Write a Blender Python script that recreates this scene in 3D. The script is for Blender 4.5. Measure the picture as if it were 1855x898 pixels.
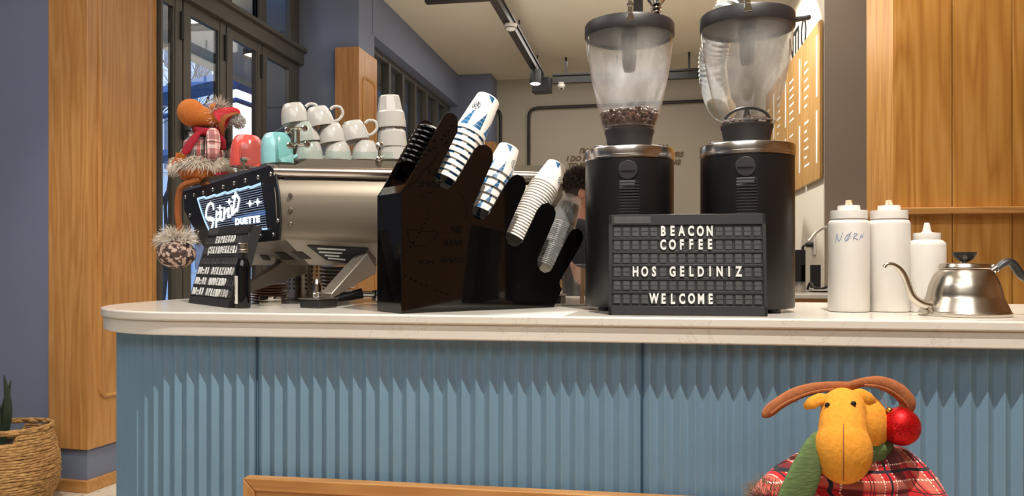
import bpy, bmesh, math, random
from mathutils import Vector, Matrix
from math import sin, cos, pi, radians, sqrt, atan2, asin
random.seed(7)
for o in list(bpy.data.objects): bpy.data.objects.remove(o)
SC = bpy.context.scene; COL = SC.collection
# ------------------------------------------------------------------ camera
F = 1450.0; CX = 927.5; HY = 477.0; ZC = 1.193; TH = radians(9.6); CT = 1.08
CS, SN = cos(TH), sin(TH)
cam_d = bpy.data.cameras.new('camera'); cam = bpy.data.objects.new('camera', cam_d); COL.objects.link(cam)
cam.location = (0, 0, ZC); cam.rotation_euler = (pi/2, 0, TH)
cam_d.sensor_width = 36; cam_d.lens = 36*F/1855; cam_d.shift_y = 28/1855; cam_d.clip_start = .05
SC.camera = cam
# ------------------------------------------------------------------ exposure, world, lights
SC.view_settings.view_transform = 'Standard'; SC.view_settings.look = 'None'
SC.view_settings.exposure = 0.0; SC.view_settings.gamma = 1.0; SC.view_settings.use_curve_mapping = False
wd = bpy.data.worlds.new('sky'); SC.world = wd; wd.use_nodes = True
_nt = wd.node_tree; _bg = _nt.nodes['Background']
_tc = _nt.nodes.new('ShaderNodeTexCoord'); _sp = _nt.nodes.new('ShaderNodeSeparateXYZ'); _rp = _nt.nodes.new('ShaderNodeValToRGB')
_nt.links.new(_tc.outputs['Generated'], _sp.inputs[0]); _nt.links.new(_sp.outputs['Z'], _rp.inputs['Fac'])
_rp.color_ramp.elements[0].position = .215; _rp.color_ramp.elements[0].color = (1, 1, 1, 1)
_rp.color_ramp.elements[1].position = .27; _rp.color_ramp.elements[1].color = (.13, .42, 1, 1)
_nt.links.new(_rp.outputs['Color'], _bg.inputs['Color']); _bg.inputs['Strength'].default_value = 1.7
def area(name, loc, size, watts, col=(1, .86, .68), rot=(0, 0, 0), sy=None):
    l = bpy.data.lights.new(name, 'AREA'); l.energy = watts; l.color = col; l.size = size
    if sy: l.shape = 'RECTANGLE'; l.size_y = sy
    o = bpy.data.objects.new(name, l); COL.objects.link(o); o.location = loc; o.rotation_euler = rot
    return o
def spot(name, loc, target, watts, ang=70, col=(1, .84, .64), rad=.03, blend=.5):
    l = bpy.data.lights.new(name, 'SPOT'); l.energy = watts; l.color = col; l.spot_size = radians(ang)
    l.spot_blend = blend; l.shadow_soft_size = rad
    o = bpy.data.objects.new(name, l); COL.objects.link(o); o.location = loc
    o.rotation_euler = (Vector(target)-Vector(loc)).to_track_quat('-Z', 'Y').to_euler()
    return o
spot('counter_spot_light', (.42, .93, 3.42), (-.1, 1.75, .55), 350, 98, (1, .95, .86), .016, .85)
spot('column_spot_light', (-1.9, 2.2, 3.4), (-2.75, 4.25, .05), 150, 52, (1, .92, .76), .05, .9)
area('added_front_fill', (-.6, -1.2, 3.46), 3.2, 76, (1, .97, .95), sy=2.2)  # unseen fill added behind the camera to lift the customer side
area('added_left_fill', (-2.7, 1.7, 3.46), 2.0, 46, (1, .96, .92), sy=2.0)  # added fill without a fitting, brightens the left wall and column front
spot('added_pier_fill', (-1.1, 4.3, 3.4), (-2.4, 6.1, 1.9), 55, 62, (1, .94, .84), .05, .7)  # added beam with no known fitting, lifts the pier and its wood
area('bar_ceiling_light', (0.3, 4.7, 3.46), 2.2, 56, (1, .95, .87), sy=3.0)
area('back_ceiling_light', (-.6, 8.2, 3.46), 2.0, 32, (1, .95, .87), sy=2.0)
area('added_ceiling_upfill', (-.6, 5.6, 2.3), 2.4, 20, (1, .95, .86), rot=(pi, 0, 0), sy=4.0)  # unseen upward fill added in mid-room to brighten the ceiling
spot('cabinet_spot_light', (.15, 2.95, 3.4), (1.35, 3.5, 1.2), 225, 90, (1, .92, .78), .04)
spot('menu_spot_light', (.1, 6.2, 3.35), (1.23, 6.9, 2.3), 170, 78, (1, .95, .86), .03, .12)
spot('hopper_spot_light', (.0, 3.5, 3.40), (-.04, 2.03, 1.66), 900, 14, (1, .98, .94), .04, .6)
# ------------------------------------------------------------------ pixel <-> place helpers (room axes: x along the bar, y into the room)
CAM = Vector((0, 0, ZC))
def R(x, y): return Vector((x*CS - y*SN, x*SN + y*CS, 0))
def ray(px, py):
    d = R((px-CX)/F, 1.0); d.z = -(py-HY)/F; return d
def W(px, py, Y): return CAM + ray(px, py)*Y
def onz(px, py, z):
    r = ray(px, py); return CAM + r*((z-ZC)/r.z)
def hit(px, py, P0, n):
    r = ray(px, py); return CAM + r*((P0-CAM).dot(n)/r.dot(n))
def onx(px, x):
    r = ray(px, HY); t = x/r.x; return r.y*t        # y of the place where a pixel column meets the plane x
def ony(px, y):
    r = ray(px, HY); t = y/r.y; return r.x*t
# ------------------------------------------------------------------ materials
def S(r, g, b):
    f = lambda c: ((c/255+.055)/1.055)**2.4 if c > 10 else c/255/12.92
    return (f(r), f(g), f(b), 1)
def newmat(name):
    m = bpy.data.materials.new(name); m.use_nodes = True; nt = m.node_tree
    return m, nt, nt.nodes['Principled BSDF']
def node(nt, t, **kw):
    n = nt.nodes.new(t)
    for k, v in kw.items():
        if k.startswith('i_'):
            key = k[2:].replace('_', ' '); n.inputs[int(key) if key.isdigit() else key].default_value = v
        else: setattr(n, k, v)
    return n
def coords(nt, scale=(1, 1, 1), rot=(0, 0, 0)):
    tc = node(nt, 'ShaderNodeTexCoord'); mp = node(nt, 'ShaderNodeMapping')
    mp.inputs['Scale'].default_value = scale; mp.inputs['Rotation'].default_value = rot
    nt.links.new(tc.outputs['Object'], mp.inputs['Vector']); return mp.outputs['Vector']
def ramp(nt, fac, stops):
    r = node(nt, 'ShaderNodeValToRGB'); e = r.color_ramp.elements
    while len(e) < len(stops): e.new(.5)
    for k, (p, c) in enumerate(stops): e[k].position = p; e[k].color = c
    nt.links.new(fac, r.inputs['Fac']); return r.outputs['Color']
def mt(nt, op, a, b=None, c=None):
    n = node(nt, 'ShaderNodeMath', operation=op)
    for k, v in enumerate((a, b, c)):
        if v is None: continue
        if isinstance(v, (int, float)): n.inputs[k].default_value = v
        else: nt.links.new(v, n.inputs[k])
    return n.outputs[0]
def mix(nt, fac, a, b):
    n = node(nt, 'ShaderNodeMix', data_type='RGBA')
    for sock, v in ((n.inputs[0], fac), (n.inputs[6], a), (n.inputs[7], b)):
        if isinstance(v, (int, float)): sock.default_value = v
        elif isinstance(v, tuple): sock.default_value = v
        else: nt.links.new(v, sock)
    return n.outputs[2]
def bump(nt, b, h, strength, dist=.002):
    n = node(nt, 'ShaderNodeBump'); n.inputs['Strength'].default_value = strength; n.inputs['Distance'].default_value = dist
    nt.links.new(h, n.inputs['Height']); nt.links.new(n.outputs['Normal'], b.inputs['Normal'])
def M(name, col, rough=.5, metal=0.0, var=.1, scale=12, bmp=0, coat=0, stretch=(1, 1, 1), spec=None, detail=3):
    m, nt, b = newmat(name)
    v = coords(nt, stretch); n = node(nt, 'ShaderNodeTexNoise'); n.inputs['Scale'].default_value = scale; n.inputs['Detail'].default_value = detail
    nt.links.new(v, n.inputs['Vector'])
    lo = tuple(c*(1-var) for c in col[:3])+(1,); hi = tuple(min(1, c*(1+var)) for c in col[:3])+(1,)
    nt.links.new(ramp(nt, n.outputs['Fac'], [(.3, lo), (.7, hi)]), b.inputs['Base Color'])
    b.inputs['Roughness'].default_value = rough; b.inputs['Metallic'].default_value = metal
    if coat: b.inputs['Coat Weight'].default_value = coat; b.inputs['Coat Roughness'].default_value = .12
    if spec is not None: b.inputs['Specular IOR Level'].default_value = spec
    if bmp: bump(nt, b, n.outputs['Fac'], bmp)
    return m
def wood(name, c0, c1, c2, rough=.38, scale=1.0, axis=2, coat=.15):
    m, nt, b = newmat(name)
    st = [7*scale]*3; st[axis] = .55*scale
    v = coords(nt, tuple(st))
    n = node(nt, 'ShaderNodeTexNoise'); n.inputs['Scale'].default_value = .9; n.inputs['Detail'].default_value = 3
    nt.links.new(v, n.inputs['Vector'])
    rings = mt(nt, 'FRACT', mt(nt, 'MULTIPLY', n.outputs['Fac'], 11))
    tri = mt(nt, 'MULTIPLY', mt(nt, 'ABSOLUTE', mt(nt, 'SUBTRACT', rings, .5)), 2)
    fst = [90*scale]*3; fst[axis] = 2.0*scale
    n2 = node(nt, 'ShaderNodeTexNoise'); n2.inputs['Scale'].default_value = 1.0; n2.inputs['Detail'].default_value = 2
    nt.links.new(coords(nt, tuple(fst)), n2.inputs['Vector'])
    f = mt(nt, 'ADD', mt(nt, 'MULTIPLY', tri, .42), mt(nt, 'MULTIPLY', n2.outputs['Fac'], .6))
    nt.links.new(ramp(nt, f, [(.18, c0), (.5, c1), (.82, c2)]), b.inputs['Base Color'])
    b.inputs['Roughness'].default_value = rough
    b.inputs['Coat Weight'].default_value = coat; b.inputs['Coat Roughness'].default_value = .2
    bump(nt, b, n2.outputs['Fac'], .12, .001)
    return m
def clear(name, tint=(1, 1, 1, 1), film=0.0, filmcol=(.9, .9, .9, 1), rough=.02, fres=1.45, wav=0, zfade=None):
    """thin clear sheet: see-through with a mirror coat and, where asked, a dusty film"""
    m, nt, b = newmat(name); nt.nodes.remove(b); out = nt.nodes['Material Output']
    t = node(nt, 'ShaderNodeBsdfTransparent'); t.inputs['Color'].default_value = tint
    g = node(nt, 'ShaderNodeBsdfGlossy'); g.inputs['Roughness'].default_value = rough
    lw = node(nt, 'ShaderNodeLayerWeight', i_Blend=.5); f0 = ((fres-1)/(fres+1))**2
    frs = mt(nt, 'ADD', mt(nt, 'MULTIPLY', mt(nt, 'POWER', lw.outputs['Facing'], 4.5), 1-f0), f0)
    n = node(nt, 'ShaderNodeTexNoise'); n.inputs['Scale'].default_value = 14; n.inputs['Detail'].default_value = 6
    nt.links.new(coords(nt, (1, 1, .35)), n.inputs['Vector'])
    if wav:
        bp = node(nt, 'ShaderNodeBump'); bp.inputs['Strength'].default_value = wav; bp.inputs['Distance'].default_value = .003
        nt.links.new(n.outputs['Fac'], bp.inputs['Height']); nt.links.new(bp.outputs['Normal'], g.inputs['Normal'])
    base = t.outputs[0]
    if film:
        d = node(nt, 'ShaderNodeBsdfDiffuse'); d.inputs['Color'].default_value = filmcol
        tl = node(nt, 'ShaderNodeBsdfTranslucent'); tl.inputs['Color'].default_value = filmcol
        dm = node(nt, 'ShaderNodeMixShader', i_0=.5); nt.links.new(d.outputs[0], dm.inputs[1]); nt.links.new(tl.outputs[0], dm.inputs[2])
        fm = node(nt, 'ShaderNodeMixShader')
        ff = mt(nt, 'MULTIPLY', mt(nt, 'POWER', n.outputs['Fac'], 2.0), film*4)
        if zfade:
            sx = node(nt, 'ShaderNodeSeparateXYZ'); tc2 = node(nt, 'ShaderNodeTexCoord'); nt.links.new(tc2.outputs['Object'], sx.inputs[0])
            mr = node(nt, 'ShaderNodeMapRange', interpolation_type='SMOOTHSTEP'); nt.links.new(sx.outputs['Z'], mr.inputs['Value'])
            for q, vv in enumerate((zfade[0], zfade[1], .12, 1)): mr.inputs[q+1].default_value = vv
            ff = mt(nt, 'MULTIPLY', ff, mr.outputs['Result'])
            mr = node(nt, 'ShaderNodeMapRange', interpolation_type='SMOOTHSTEP'); nt.links.new(sx.outputs['Z'], mr.inputs['Value'])
            for q, vv in enumerate((zfade[2], zfade[3], 1, .15)): mr.inputs[q+1].default_value = vv
            ff = mt(nt, 'MULTIPLY', ff, mr.outputs['Result'])
        nt.links.new(ff, fm.inputs[0])
        nt.links.new(base, fm.inputs[1]); nt.links.new(dm.outputs[0], fm.inputs[2]); base = fm.outputs[0]
    ms = node(nt, 'ShaderNodeMixShader'); nt.links.new(frs, ms.inputs[0])
    nt.links.new(base, ms.inputs[1]); nt.links.new(g.outputs[0], ms.inputs[2]); nt.links.new(ms.outputs[0], out.inputs['Surface'])
    return m
def glow(name, col, strength):
    m, nt, b = newmat(name)
    b.inputs['Base Color'].default_value = (0, 0, 0, 1)
    n = node(nt, 'ShaderNodeTexNoise'); n.inputs['Scale'].default_value = 30; nt.links.new(coords(nt), n.inputs['Vector'])
    c0 = tuple(c*.9 for c in col[:3])+(1,)
    nt.links.new(ramp(nt, n.outputs['Fac'], [(.3, c0), (.7, col)]), b.inputs['Emission Color'])
    b.inputs['Emission Strength'].default_value = strength
    return m
# ------------------------------------------------------------------ mesh helpers
class MB:
    def __init__(s): s.v = []; s.f = []; s.m = []
    def add(s, vs, fs, mi=0, T=None):
        k = len(s.v)
        for p in vs:
            p = Vector(p); s.v.append(T @ p if T is not None else p)
        for f in fs: s.f.append([k+i for i in f]); s.m.append(mi)
        return s
    def box(s, a, b, mi=0, T=None):
        (x0, y0, z0), (x1, y1, z1) = a, b
        return s.add([(x0,y0,z0),(x1,y0,z0),(x1,y1,z0),(x0,y1,z0),(x0,y0,z1),(x1,y0,z1),(x1,y1,z1),(x0,y1,z1)],
              [(0,3,2,1),(4,5,6,7),(0,1,5,4),(1,2,6,5),(2,3,7,6),(3,0,4,7)], mi, T)
    def prism(s, pts, off, mi=0, T=None):
        n = len(pts); off = Vector(off); P = [Vector(p) for p in pts]
        return s.add(P+[p+off for p in P], [list(range(n))[::-1], list(range(n, 2*n))]+[(i, (i+1) % n, n+(i+1) % n, n+i) for i in range(n)], mi, T)
    def lathe(s, prof, seg=32, mi=0, T=None, cap=True, ang=2*pi, a0=0.0, fx=None):
        vs = []; n = len(prof); full = abs(ang-2*pi) < 1e-6; m = seg if full else seg+1
        for k in range(m):
            a = a0+ang*k/seg
            for (r, z) in prof:
                rr = r*(fx(a, z) if fx else 1); vs.append((rr*cos(a), rr*sin(a), z))
        fs = []
        for k in range(seg):
            k2 = (k+1) % m
            for j in range(n-1): fs.append((k*n+j, k2*n+j, k2*n+j+1, k*n+j+1))
        if cap and full:
            if prof[0][0] > 1e-5: fs.append([k*n for k in range(m)][::-1])
            if prof[-1][0] > 1e-5: fs.append([k*n+n-1 for k in range(m)])
        return s.add(vs, fs, mi, T)
    def tube(s, pts, r, seg=10, mi=0, T=None, cap=True, flat=1.0, closed=False, up=None):
        P = [Vector(p) for p in pts]; n = len(P); rs = r if isinstance(r, (list, tuple)) else [r]*n
        vs = []; nrm = None
        for i in range(n):
            if closed: t = P[(i+1) % n]-P[i-1]
            else: t = P[min(i+1, n-1)]-P[max(i-1, 0)]
            t.normalize()
            if nrm is None:
                q = Vector(up) if up else (Vector((0, 0, 1)) if abs(t.z) < .9 else Vector((1, 0, 0)))
                nrm = (q-t*q.dot(t)).normalized()
            else: nrm = (nrm-t*nrm.dot(t)).normalized()
            bn = t.cross(nrm)
            for k in range(seg):
                a = 2*pi*k/seg; vs.append(P[i]+nrm*cos(a)*rs[i]*flat+bn*sin(a)*rs[i])
        fs = []
        for i in range(n if closed else n-1):
            j = (i+1) % n
            for k in range(seg): fs.append((i*seg+k, i*seg+(k+1) % seg, j*seg+(k+1) % seg, j*seg+k))
        if cap and not closed: fs += [list(range(seg))[::-1], [(n-1)*seg+k for k in range(seg)]]
        return s.add(vs, fs, mi, T)
    def ball(s, c, r, mi=0, T=None, u=20, v=12):
        rx, ry, rz = r if isinstance(r, (tuple, list)) else (r, r, r)
        vs = [(c[0], c[1], c[2]-rz)]
        for j in range(1, v):
            t = -pi/2+pi*j/v
            for i in range(u): a = 2*pi*i/u; vs.append((c[0]+rx*cos(t)*cos(a), c[1]+ry*cos(t)*sin(a), c[2]+rz*sin(t)))
        vs.append((c[0], c[1], c[2]+rz)); L = len(vs)-1; fs = []
        for i in range(u): fs.append((0, 1+(i+1) % u, 1+i)); fs.append((L, L-u+i, L-u+(i+1) % u))
        for j in range(v-2):
            for i in range(u): a = 1+j*u; fs.append((a+i, a+(i+1) % u, a+u+(i+1) % u, a+u+i))
        return s.add(vs, fs, mi, T)
    def torus(s, c, R_, r, mi=0, T=None, seg=36, ss=8):
        return s.tube([(c[0]+R_*cos(2*pi*k/seg), c[1]+R_*sin(2*pi*k/seg), c[2]) for k in range(seg)], r, ss, mi, T, closed=True)
    def build(s, name, mats, parent=None, world=False, bevel=0, flat=False, sharp=38, segs=2):
        me = bpy.data.meshes.new(name)
        vs = s.v
        if world and parent is not None:
            inv = MW(parent).inverted(); vs = [inv @ p for p in vs]
        me.from_pydata([tuple(p) for p in vs], [], s.f)
        for m in (mats if isinstance(mats, (list, tuple)) else [mats]): me.materials.append(m)
        if len(me.materials) > 1: me.polygons.foreach_set('material_index', s.m)
        bm = bmesh.new(); bm.from_mesh(me); bmesh.ops.recalc_face_normals(bm, faces=bm.faces); bm.to_mesh(me); bm.free()
        if not flat:
            me.polygons.foreach_set('use_smooth', [True]*len(me.polygons)); me.set_sharp_from_angle(angle=radians(sharp))
        me.update()
        o = bpy.data.objects.new(name, me); COL.objects.link(o)
        if parent is not None: o.parent = parent
        if bevel:
            bv = o.modifiers.new('bevel', 'BEVEL'); bv.width = bevel; bv.segments = segs; bv.limit_method = 'ANGLE'; bv.angle_limit = radians(40)
        return o
def MW(o):
    m = o.matrix_basis.copy()
    return MW(o.parent) @ m if o.parent else m
def tag(o, label, cat, group=None, kind=None):
    if label: o['label'] = label
    if cat: o['category'] = cat
    if group: o['group'] = group
    if kind: o['kind'] = kind
    return o
def thing(name, label, cat, loc=(0, 0, 0), rotz=0.0, group=None, rx=0.0):
    o = bpy.data.objects.new(name, None); COL.objects.link(o); o.empty_display_size = .05
    o.location = loc; o.rotation_euler = (rx, 0, rotz)
    return tag(o, label, cat, group)
def struct(o): o['kind'] = 'structure'; return o
def copy_tree(o, parent=None):
    c = o.copy(); COL.objects.link(c)
    if parent is not None: c.parent = parent
    for ch in list(o.children): copy_tree(ch, c)
    return c
def TR(x=0, y=0, z=0): return Matrix.Translation((x, y, z))
def RX(a): return Matrix.Rotation(a, 4, 'X')
def RY(a): return Matrix.Rotation(a, 4, 'Y')
def RZ(a): return Matrix.Rotation(a, 4, 'Z')
def frame(o, x, y, z):
    """matrix with the given axes as columns"""
    return Matrix(((x[0], y[0], z[0], o[0]), (x[1], y[1], z[1], o[1]), (x[2], y[2], z[2], o[2]), (0, 0, 0, 1)))
def align_z(o, d, xhint=(1, 0, 0)):
    z = Vector(d).normalized(); x = Vector(xhint); x = (x-z*x.dot(z)).normalized(); return frame(o, x, z.cross(x), z)
_txt = {}
def text_into(mb, s, size, T, mi=0, extrude=.0008, bold=0.0, sx=1.0, shear=0.0, align='CENTER', space=1.0):
    """letters of the built-in face as solid geometry in the xy plane of T (z towards the reader)"""
    key = (s, size, extrude, bold, shear, align, space)
    if key not in _txt:
        c = bpy.data.curves.new('t', 'FONT'); c.body = s; c.size = size; c.extrude = extrude; c.offset = bold; c.shear = shear
        c.align_x = align; c.align_y = 'CENTER'; c.space_character = space; c.resolution_u = 3
        o = bpy.data.objects.new('t', c); COL.objects.link(o); bpy.context.view_layer.update()
        me = bpy.data.meshes.new_from_object(o.evaluated_get(bpy.context.evaluated_depsgraph_get()))
        _txt[key] = ([v.co.copy() for v in me.vertices], [list(p.vertices) for p in me.polygons])
        bpy.data.objects.remove(o); bpy.data.curves.remove(c); bpy.data.meshes.remove(me)
    v, f = _txt[key]
    mb.add([(p.x*sx, p.y, p.z) for p in v], f, mi, T)
def smooth_path(pts, n=8):
    P = [Vector(p) for p in pts]; out = []
    for i in range(len(P)-1):
        p0, p1, p2, p3 = P[max(i-1, 0)], P[i], P[i+1], P[min(i+2, len(P)-1)]
        for k in range(n):
            t = k/n
            out.append(.5*((2*p1)+(p2-p0)*t+(2*p0-5*p1+4*p2-p3)*t*t+(3*p1-p0-3*p2+p3)*t**3))
    out.append(P[-1]); return out
def fur(mb, sampler, n, ln, w, droop=.3, mi=0, rnd=.5):
    """loose strands: each a thin curved three-sided spike"""
    for _ in range(n):
        p, nn = sampler(); p = Vector(p); d = (Vector(nn)+Vector((random.uniform(-rnd, rnd), random.uniform(-rnd, rnd), random.uniform(-rnd, rnd)-droop))).normalized()
        L = ln*random.uniform(.5, 1.2); p2 = p+d*L*.55; p3 = p2+(d+Vector((random.uniform(-.5, .5), random.uniform(-.5, .5), -droop))).normalized()*L*.45
        mb.tube([p, p2, p3], [w, w*.8, w*.15], 3, mi, cap=False)
def ellipsoid_sampler(c, r, lo=-1, hi=1, cond=None):
    def f():
        while True:
            z = random.uniform(lo, hi); a = random.uniform(0, 2*pi); q = sqrt(max(0, 1-z*z))
            n = Vector((q*cos(a), q*sin(a), z)); p = Vector((c[0]+n.x*r[0], c[1]+n.y*r[1], c[2]+n.z*r[2]))
            if cond is None or cond(p): return p, n
    return f
# ------------------------------------------------------------------ shared materials
W0, W1, W2 = S(170, 116, 60), S(186, 133, 74), S(198, 147, 88)
m_wood = wood('oak_veneer', W0, W1, W2)
m_woodx = wood('oak_veneer_level', W0, W1, W2, axis=0)
m_plank = wood('oak_plank', S(168, 112, 48), S(192, 136, 64), S(206, 154, 84), scale=.8)
m_gblue = M('slate_blue_wall_paint', S(114, 124, 148), .6, var=.03, scale=3)
m_cream = M('warm_grey_wall_paint', S(176, 168, 154), .7, var=.03, scale=2)
m_white = M('cream_wall_paint', S(226, 218, 200), .6, var=.02, scale=2)
m_taupe = M('taupe_wall_tone', S(150, 132, 116), .6, var=.03, scale=2)  # one even taupe tone, browner than the cream wall
m_ceil = M('ceiling_paint', S(212, 203, 184), .8, var=.02, scale=1.5)
m_stone = None
m_black = M('black_plastic', S(30, 30, 33), .42, var=.1, scale=30)
m_matte = M('matte_black_metal', S(24, 24, 26), .55, var=.1, scale=20)
m_gloss = M('gloss_black_acrylic', S(9, 8, 8), .06, var=.1, scale=8, spec=.55)
m_steel = M('brushed_steel', S(182, 177, 168), .26, 1.0, var=.06, scale=60, stretch=(1, 1, .05), bmp=.03)
m_chrome = M('polished_chrome', S(215, 213, 210), .08, 1.0, var=.02)
m_white_pl = M('white_plastic', S(222, 217, 210), .38, var=.02, scale=10)
m_porc = M('white_porcelain', S(190, 187, 182), .12, var=.01, coat=.4)
m_frame = M('grey_brown_window_metal', S(78, 75, 70), .45, var=.05)
m_glass = clear('window_glass', (.96, .98, .98, 1), rough=.01, fres=1.22)
m_wlet = M('white_letter', S(225, 225, 222), .5, var=.02)
# ================================================================== THE SETTING
UW = -2.80; UB = -2.284; VB = 9.9; ZCEIL = 3.5
# terrazzo floor
m_terr, nt, b = newmat('terrazzo')
v = coords(nt); vo = node(nt, 'ShaderNodeTexVoronoi'); vo.inputs['Scale'].default_value = 26; nt.links.new(v, vo.inputs['Vector'])
no = node(nt, 'ShaderNodeTexNoise'); no.inputs['Scale'].default_value = 40; nt.links.new(v, no.inputs['Vector'])
chip = mt(nt, 'LESS_THAN', mt(nt, 'ADD', vo.outputs['Distance'], mt(nt, 'MULTIPLY', no.outputs['Fac'], .25)), .42)
pick = ramp(nt, vo.outputs['Color'], [(.0, S(120, 100, 85)), (.35, S(205, 165, 140)), (.55, S(214, 205, 190)), (.8, S(150, 150, 148))])
nt.links.new(mix(nt, chip, S(214, 205, 190), pick), b.inputs['Base Color']); b.inputs['Roughness'].default_value = .3
struct(MB().prism([(-6, -4, -.1), (4.6, -4, -.1), (4.6, 10.1, -.1), (-2.9, 10.1, -.1), (-2.9, 4.75, -.1), (-6, 4.75, -.1)], (0, 0, .1)).build('floor', m_terr))
struct(MB().prism([(-6, -4, ZCEIL), (4.6, -4, ZCEIL), (4.6, 10.1, ZCEIL), (-2.9, 10.1, ZCEIL), (-2.9, 4.75, ZCEIL), (-6, 4.75, ZCEIL)], (0, 0, .1)).build('ceiling', m_ceil))
struct(MB().box((-3.1, VB, 0), (4.6, VB+.15, ZCEIL)).build('wall_back', m_cream))
struct(MB().box((1.24, 6.0, 0), (1.40, VB, ZCEIL)).build('wall_right', m_white))
struct(MB().box((1.245, 5.985, 0), (2.3, 6.2, ZCEIL)).build('wall_pier', m_taupe))
struct(MB().box((2.3, 3.8, 0), (2.4, 6.2, ZCEIL)).build('wall_right_side', m_taupe))
struct(MB().box((-3.4, 7.0, 0), (-3.2, 12, 3.28)).build('facade_wall', M('grey_render', S(150, 150, 150), .8)))
struct(MB().box((3.6, -4, 0), (3.75, 3.4, ZCEIL)).build('wall_right_front', m_wood))
struct(MB().box((-6, -4.1, 0), (4.6, -4, ZCEIL)).build('wall_front', m_cream))
struct(MB().box((-5.6, -4, 0), (-5.5, 5.2, ZCEIL)).build('wall_left_front', m_gblue))
# --- wooden column at the left (its own turn)
c0 = onz(158.5, 894, 0); c0.z = 0
ca = TH+radians(14)-TH
ex = R(cos(radians(14)), -sin(radians(14))); ey = R(sin(radians(14)), cos(radians(14)))
CF = frame(c0, ex, ey, (0, 0, 1))        # x along the front face, y into the room, corner at 0
struct(MB().box((-.245, -.0, .225), (0, .535, ZCEIL), T=CF).build('column', m_wood, bevel=.003))
struct(MB().box((-3.2, .06, 0), (-.02, .5, ZCEIL), T=CF).build('wall_left', m_gblue))
struct(MB().box((-.25, .018, 0), (-.018, .53, .235), T=CF).build('trim_plinth', m_gblue))
struct(MB().box((-.25, 0, 0), (0.0, .53, .064), T=CF).build('baseboard_left', m_woodx, bevel=.003))
# raised moulding with rounded corners on the side face of the column
def mould(T, y0, y1, z0, z1, r=.05, top=True, bottom=True, wd=.012, name='trim_moulding', mat=None):
    pts = []
    def arc(cy, cz, a0, a1):
        for k in range(7): a = a0+(a1-a0)*k/6; pts.append((0, cy+r*cos(a), cz+r*sin(a)))
    if bottom: arc(y0+r, z0+r, pi, 1.5*pi); arc(y1-r, z0+r, 1.5*pi, 2*pi)
    else: pts.append((0, y0, z0)); pts.append((0, y1, z0))
    if top: arc(y1-r, z1-r, 0, .5*pi); arc(y0+r, z1-r, .5*pi, pi)
    else: pts.append((0, y1, z1)); pts.append((0, y0, z1))
    P = [T @ Vector(p) for p in pts]
    up = T.to_3x3() @ Vector((1, 0, 0))
    return struct(MB().tube(P, wd, 8, closed=True, up=up).build(name, mat or m_wood))
mould(CF @ TR(.001, 0, 0), .085, .475, .487, 3.6, top=False)
# --- grey-blue pier, beam, back pilaster
struct(MB().box((UW-.08, 6.13, 0), (UB, 6.50, ZCEIL)).build('wall_pier_left', m_gblue))
struct(MB().box((UW-.08, 6.45, 3.12), (UB+.004, VB, ZCEIL)).build('beam_left', m_gblue))
struct(MB().box((UW, 9.55, 0), (-1.87, VB, ZCEIL-.002)).build('pilaster', m_gblue))
struct(MB().box((UW, 9.52, 0), (-1.83, VB-.01, 2.67)).build('trim_pilaster', m_wood))
struct(MB().box((UW, 6.5, 0), (-2.35, 9.55, .95)).build('wall_left_low', m_gblue))
pc = MB().box((-2.465, 6.075, 0), (-2.262, 6.51, 2.92)).build('trim_pier', m_wood, bevel=.004); struct(pc)
mould(TR(-2.261, 6.11, 0), .05, .34, -.2, 2.70, r=.06, bottom=False, name='trim_pier_moulding')
# --- window wall: door-like casements in the plane x = UW
def yw(px): return onx(px, UW+.01)
ys = [4.25, yw(283), yw(318), yw(345), yw(399), yw(421), yw(467), yw(483), yw(526), yw(541)]
ztr0, ztr1 = 2.80, 2.93
struct(MB().box((UW-.07, 4.26, ztr0), (UW+.05, 6.13, ztr1)).box((UW-.09, 4.26, ztr1-.03), (UW+.08, 6.13, ztr1)).build('window_transom', m_frame, bevel=.004))
struct(MB().box((UW-.2, 4.26, 0), (UW+.05, 6.13, .08)).build('window_sill', m_frame))
stiles = [(ys[2], ys[3]), (ys[4], ys[5]), (ys[6], ys[7]), (ys[8], 6.13)]
for k, (a, c) in enumerate(stiles):
    mid = (a+c)/2; g = .006
    m_ = MB().box((UW-.035, a, .08), (UW+.01, mid-g, ztr0)).box((UW-.035, mid+g, .08), (UW+.01, c, ztr0)).box((UW-.035, mid-g, .08), (UW-.002, mid+g, ztr0))
    m_.box((UW-.035, a, ztr1), (UW+.01, c if c < 6.1 else 6.13, ZCEIL))
    o = struct(m_.build('window_stile', m_frame, bevel=.003))
    if k < 3:
        h = MB().box((UW+.01, mid-.018, 1.95), (UW+.03, mid+.018, 2.12)).tube([(UW+.025, mid, 2.0), (UW+.055, mid, 2.0), (UW+.055, mid+.10, 1.99)], .008, 8)
        h.build('window_handle', m_matte, o)
        MB().tube([(UW+.018, mid-.02, 2.55), (UW+.018, mid-.02, 2.72)], .011, 8).build('hinge', m_matte, o)
panes = [(4.262, ys[2]), (ys[3], ys[4]), (ys[5], ys[6]), (ys[7], ys[8])]
for k, (a, c) in enumerate(panes):
    z0, z1 = .16, ztr0-.07
    fr = MB()
    for (p, q) in (((UW-.03, a, .08), (UW+.006, c, z0)), ((UW-.03, a, z1), (UW+.006, c, ztr0)), ((UW-.03, a, z0), (UW+.004, a+.016, z1)), ((UW-.03, c-.016, z0), (UW+.004, c, z1))): fr.box(p, q)
    o = struct(fr.build('window_%d' % (k+1), m_frame))
    MB().box((UW-.012, a, .1), (UW-.006, c, ztr0-.02)).build('pane', m_glass, o)
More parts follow.
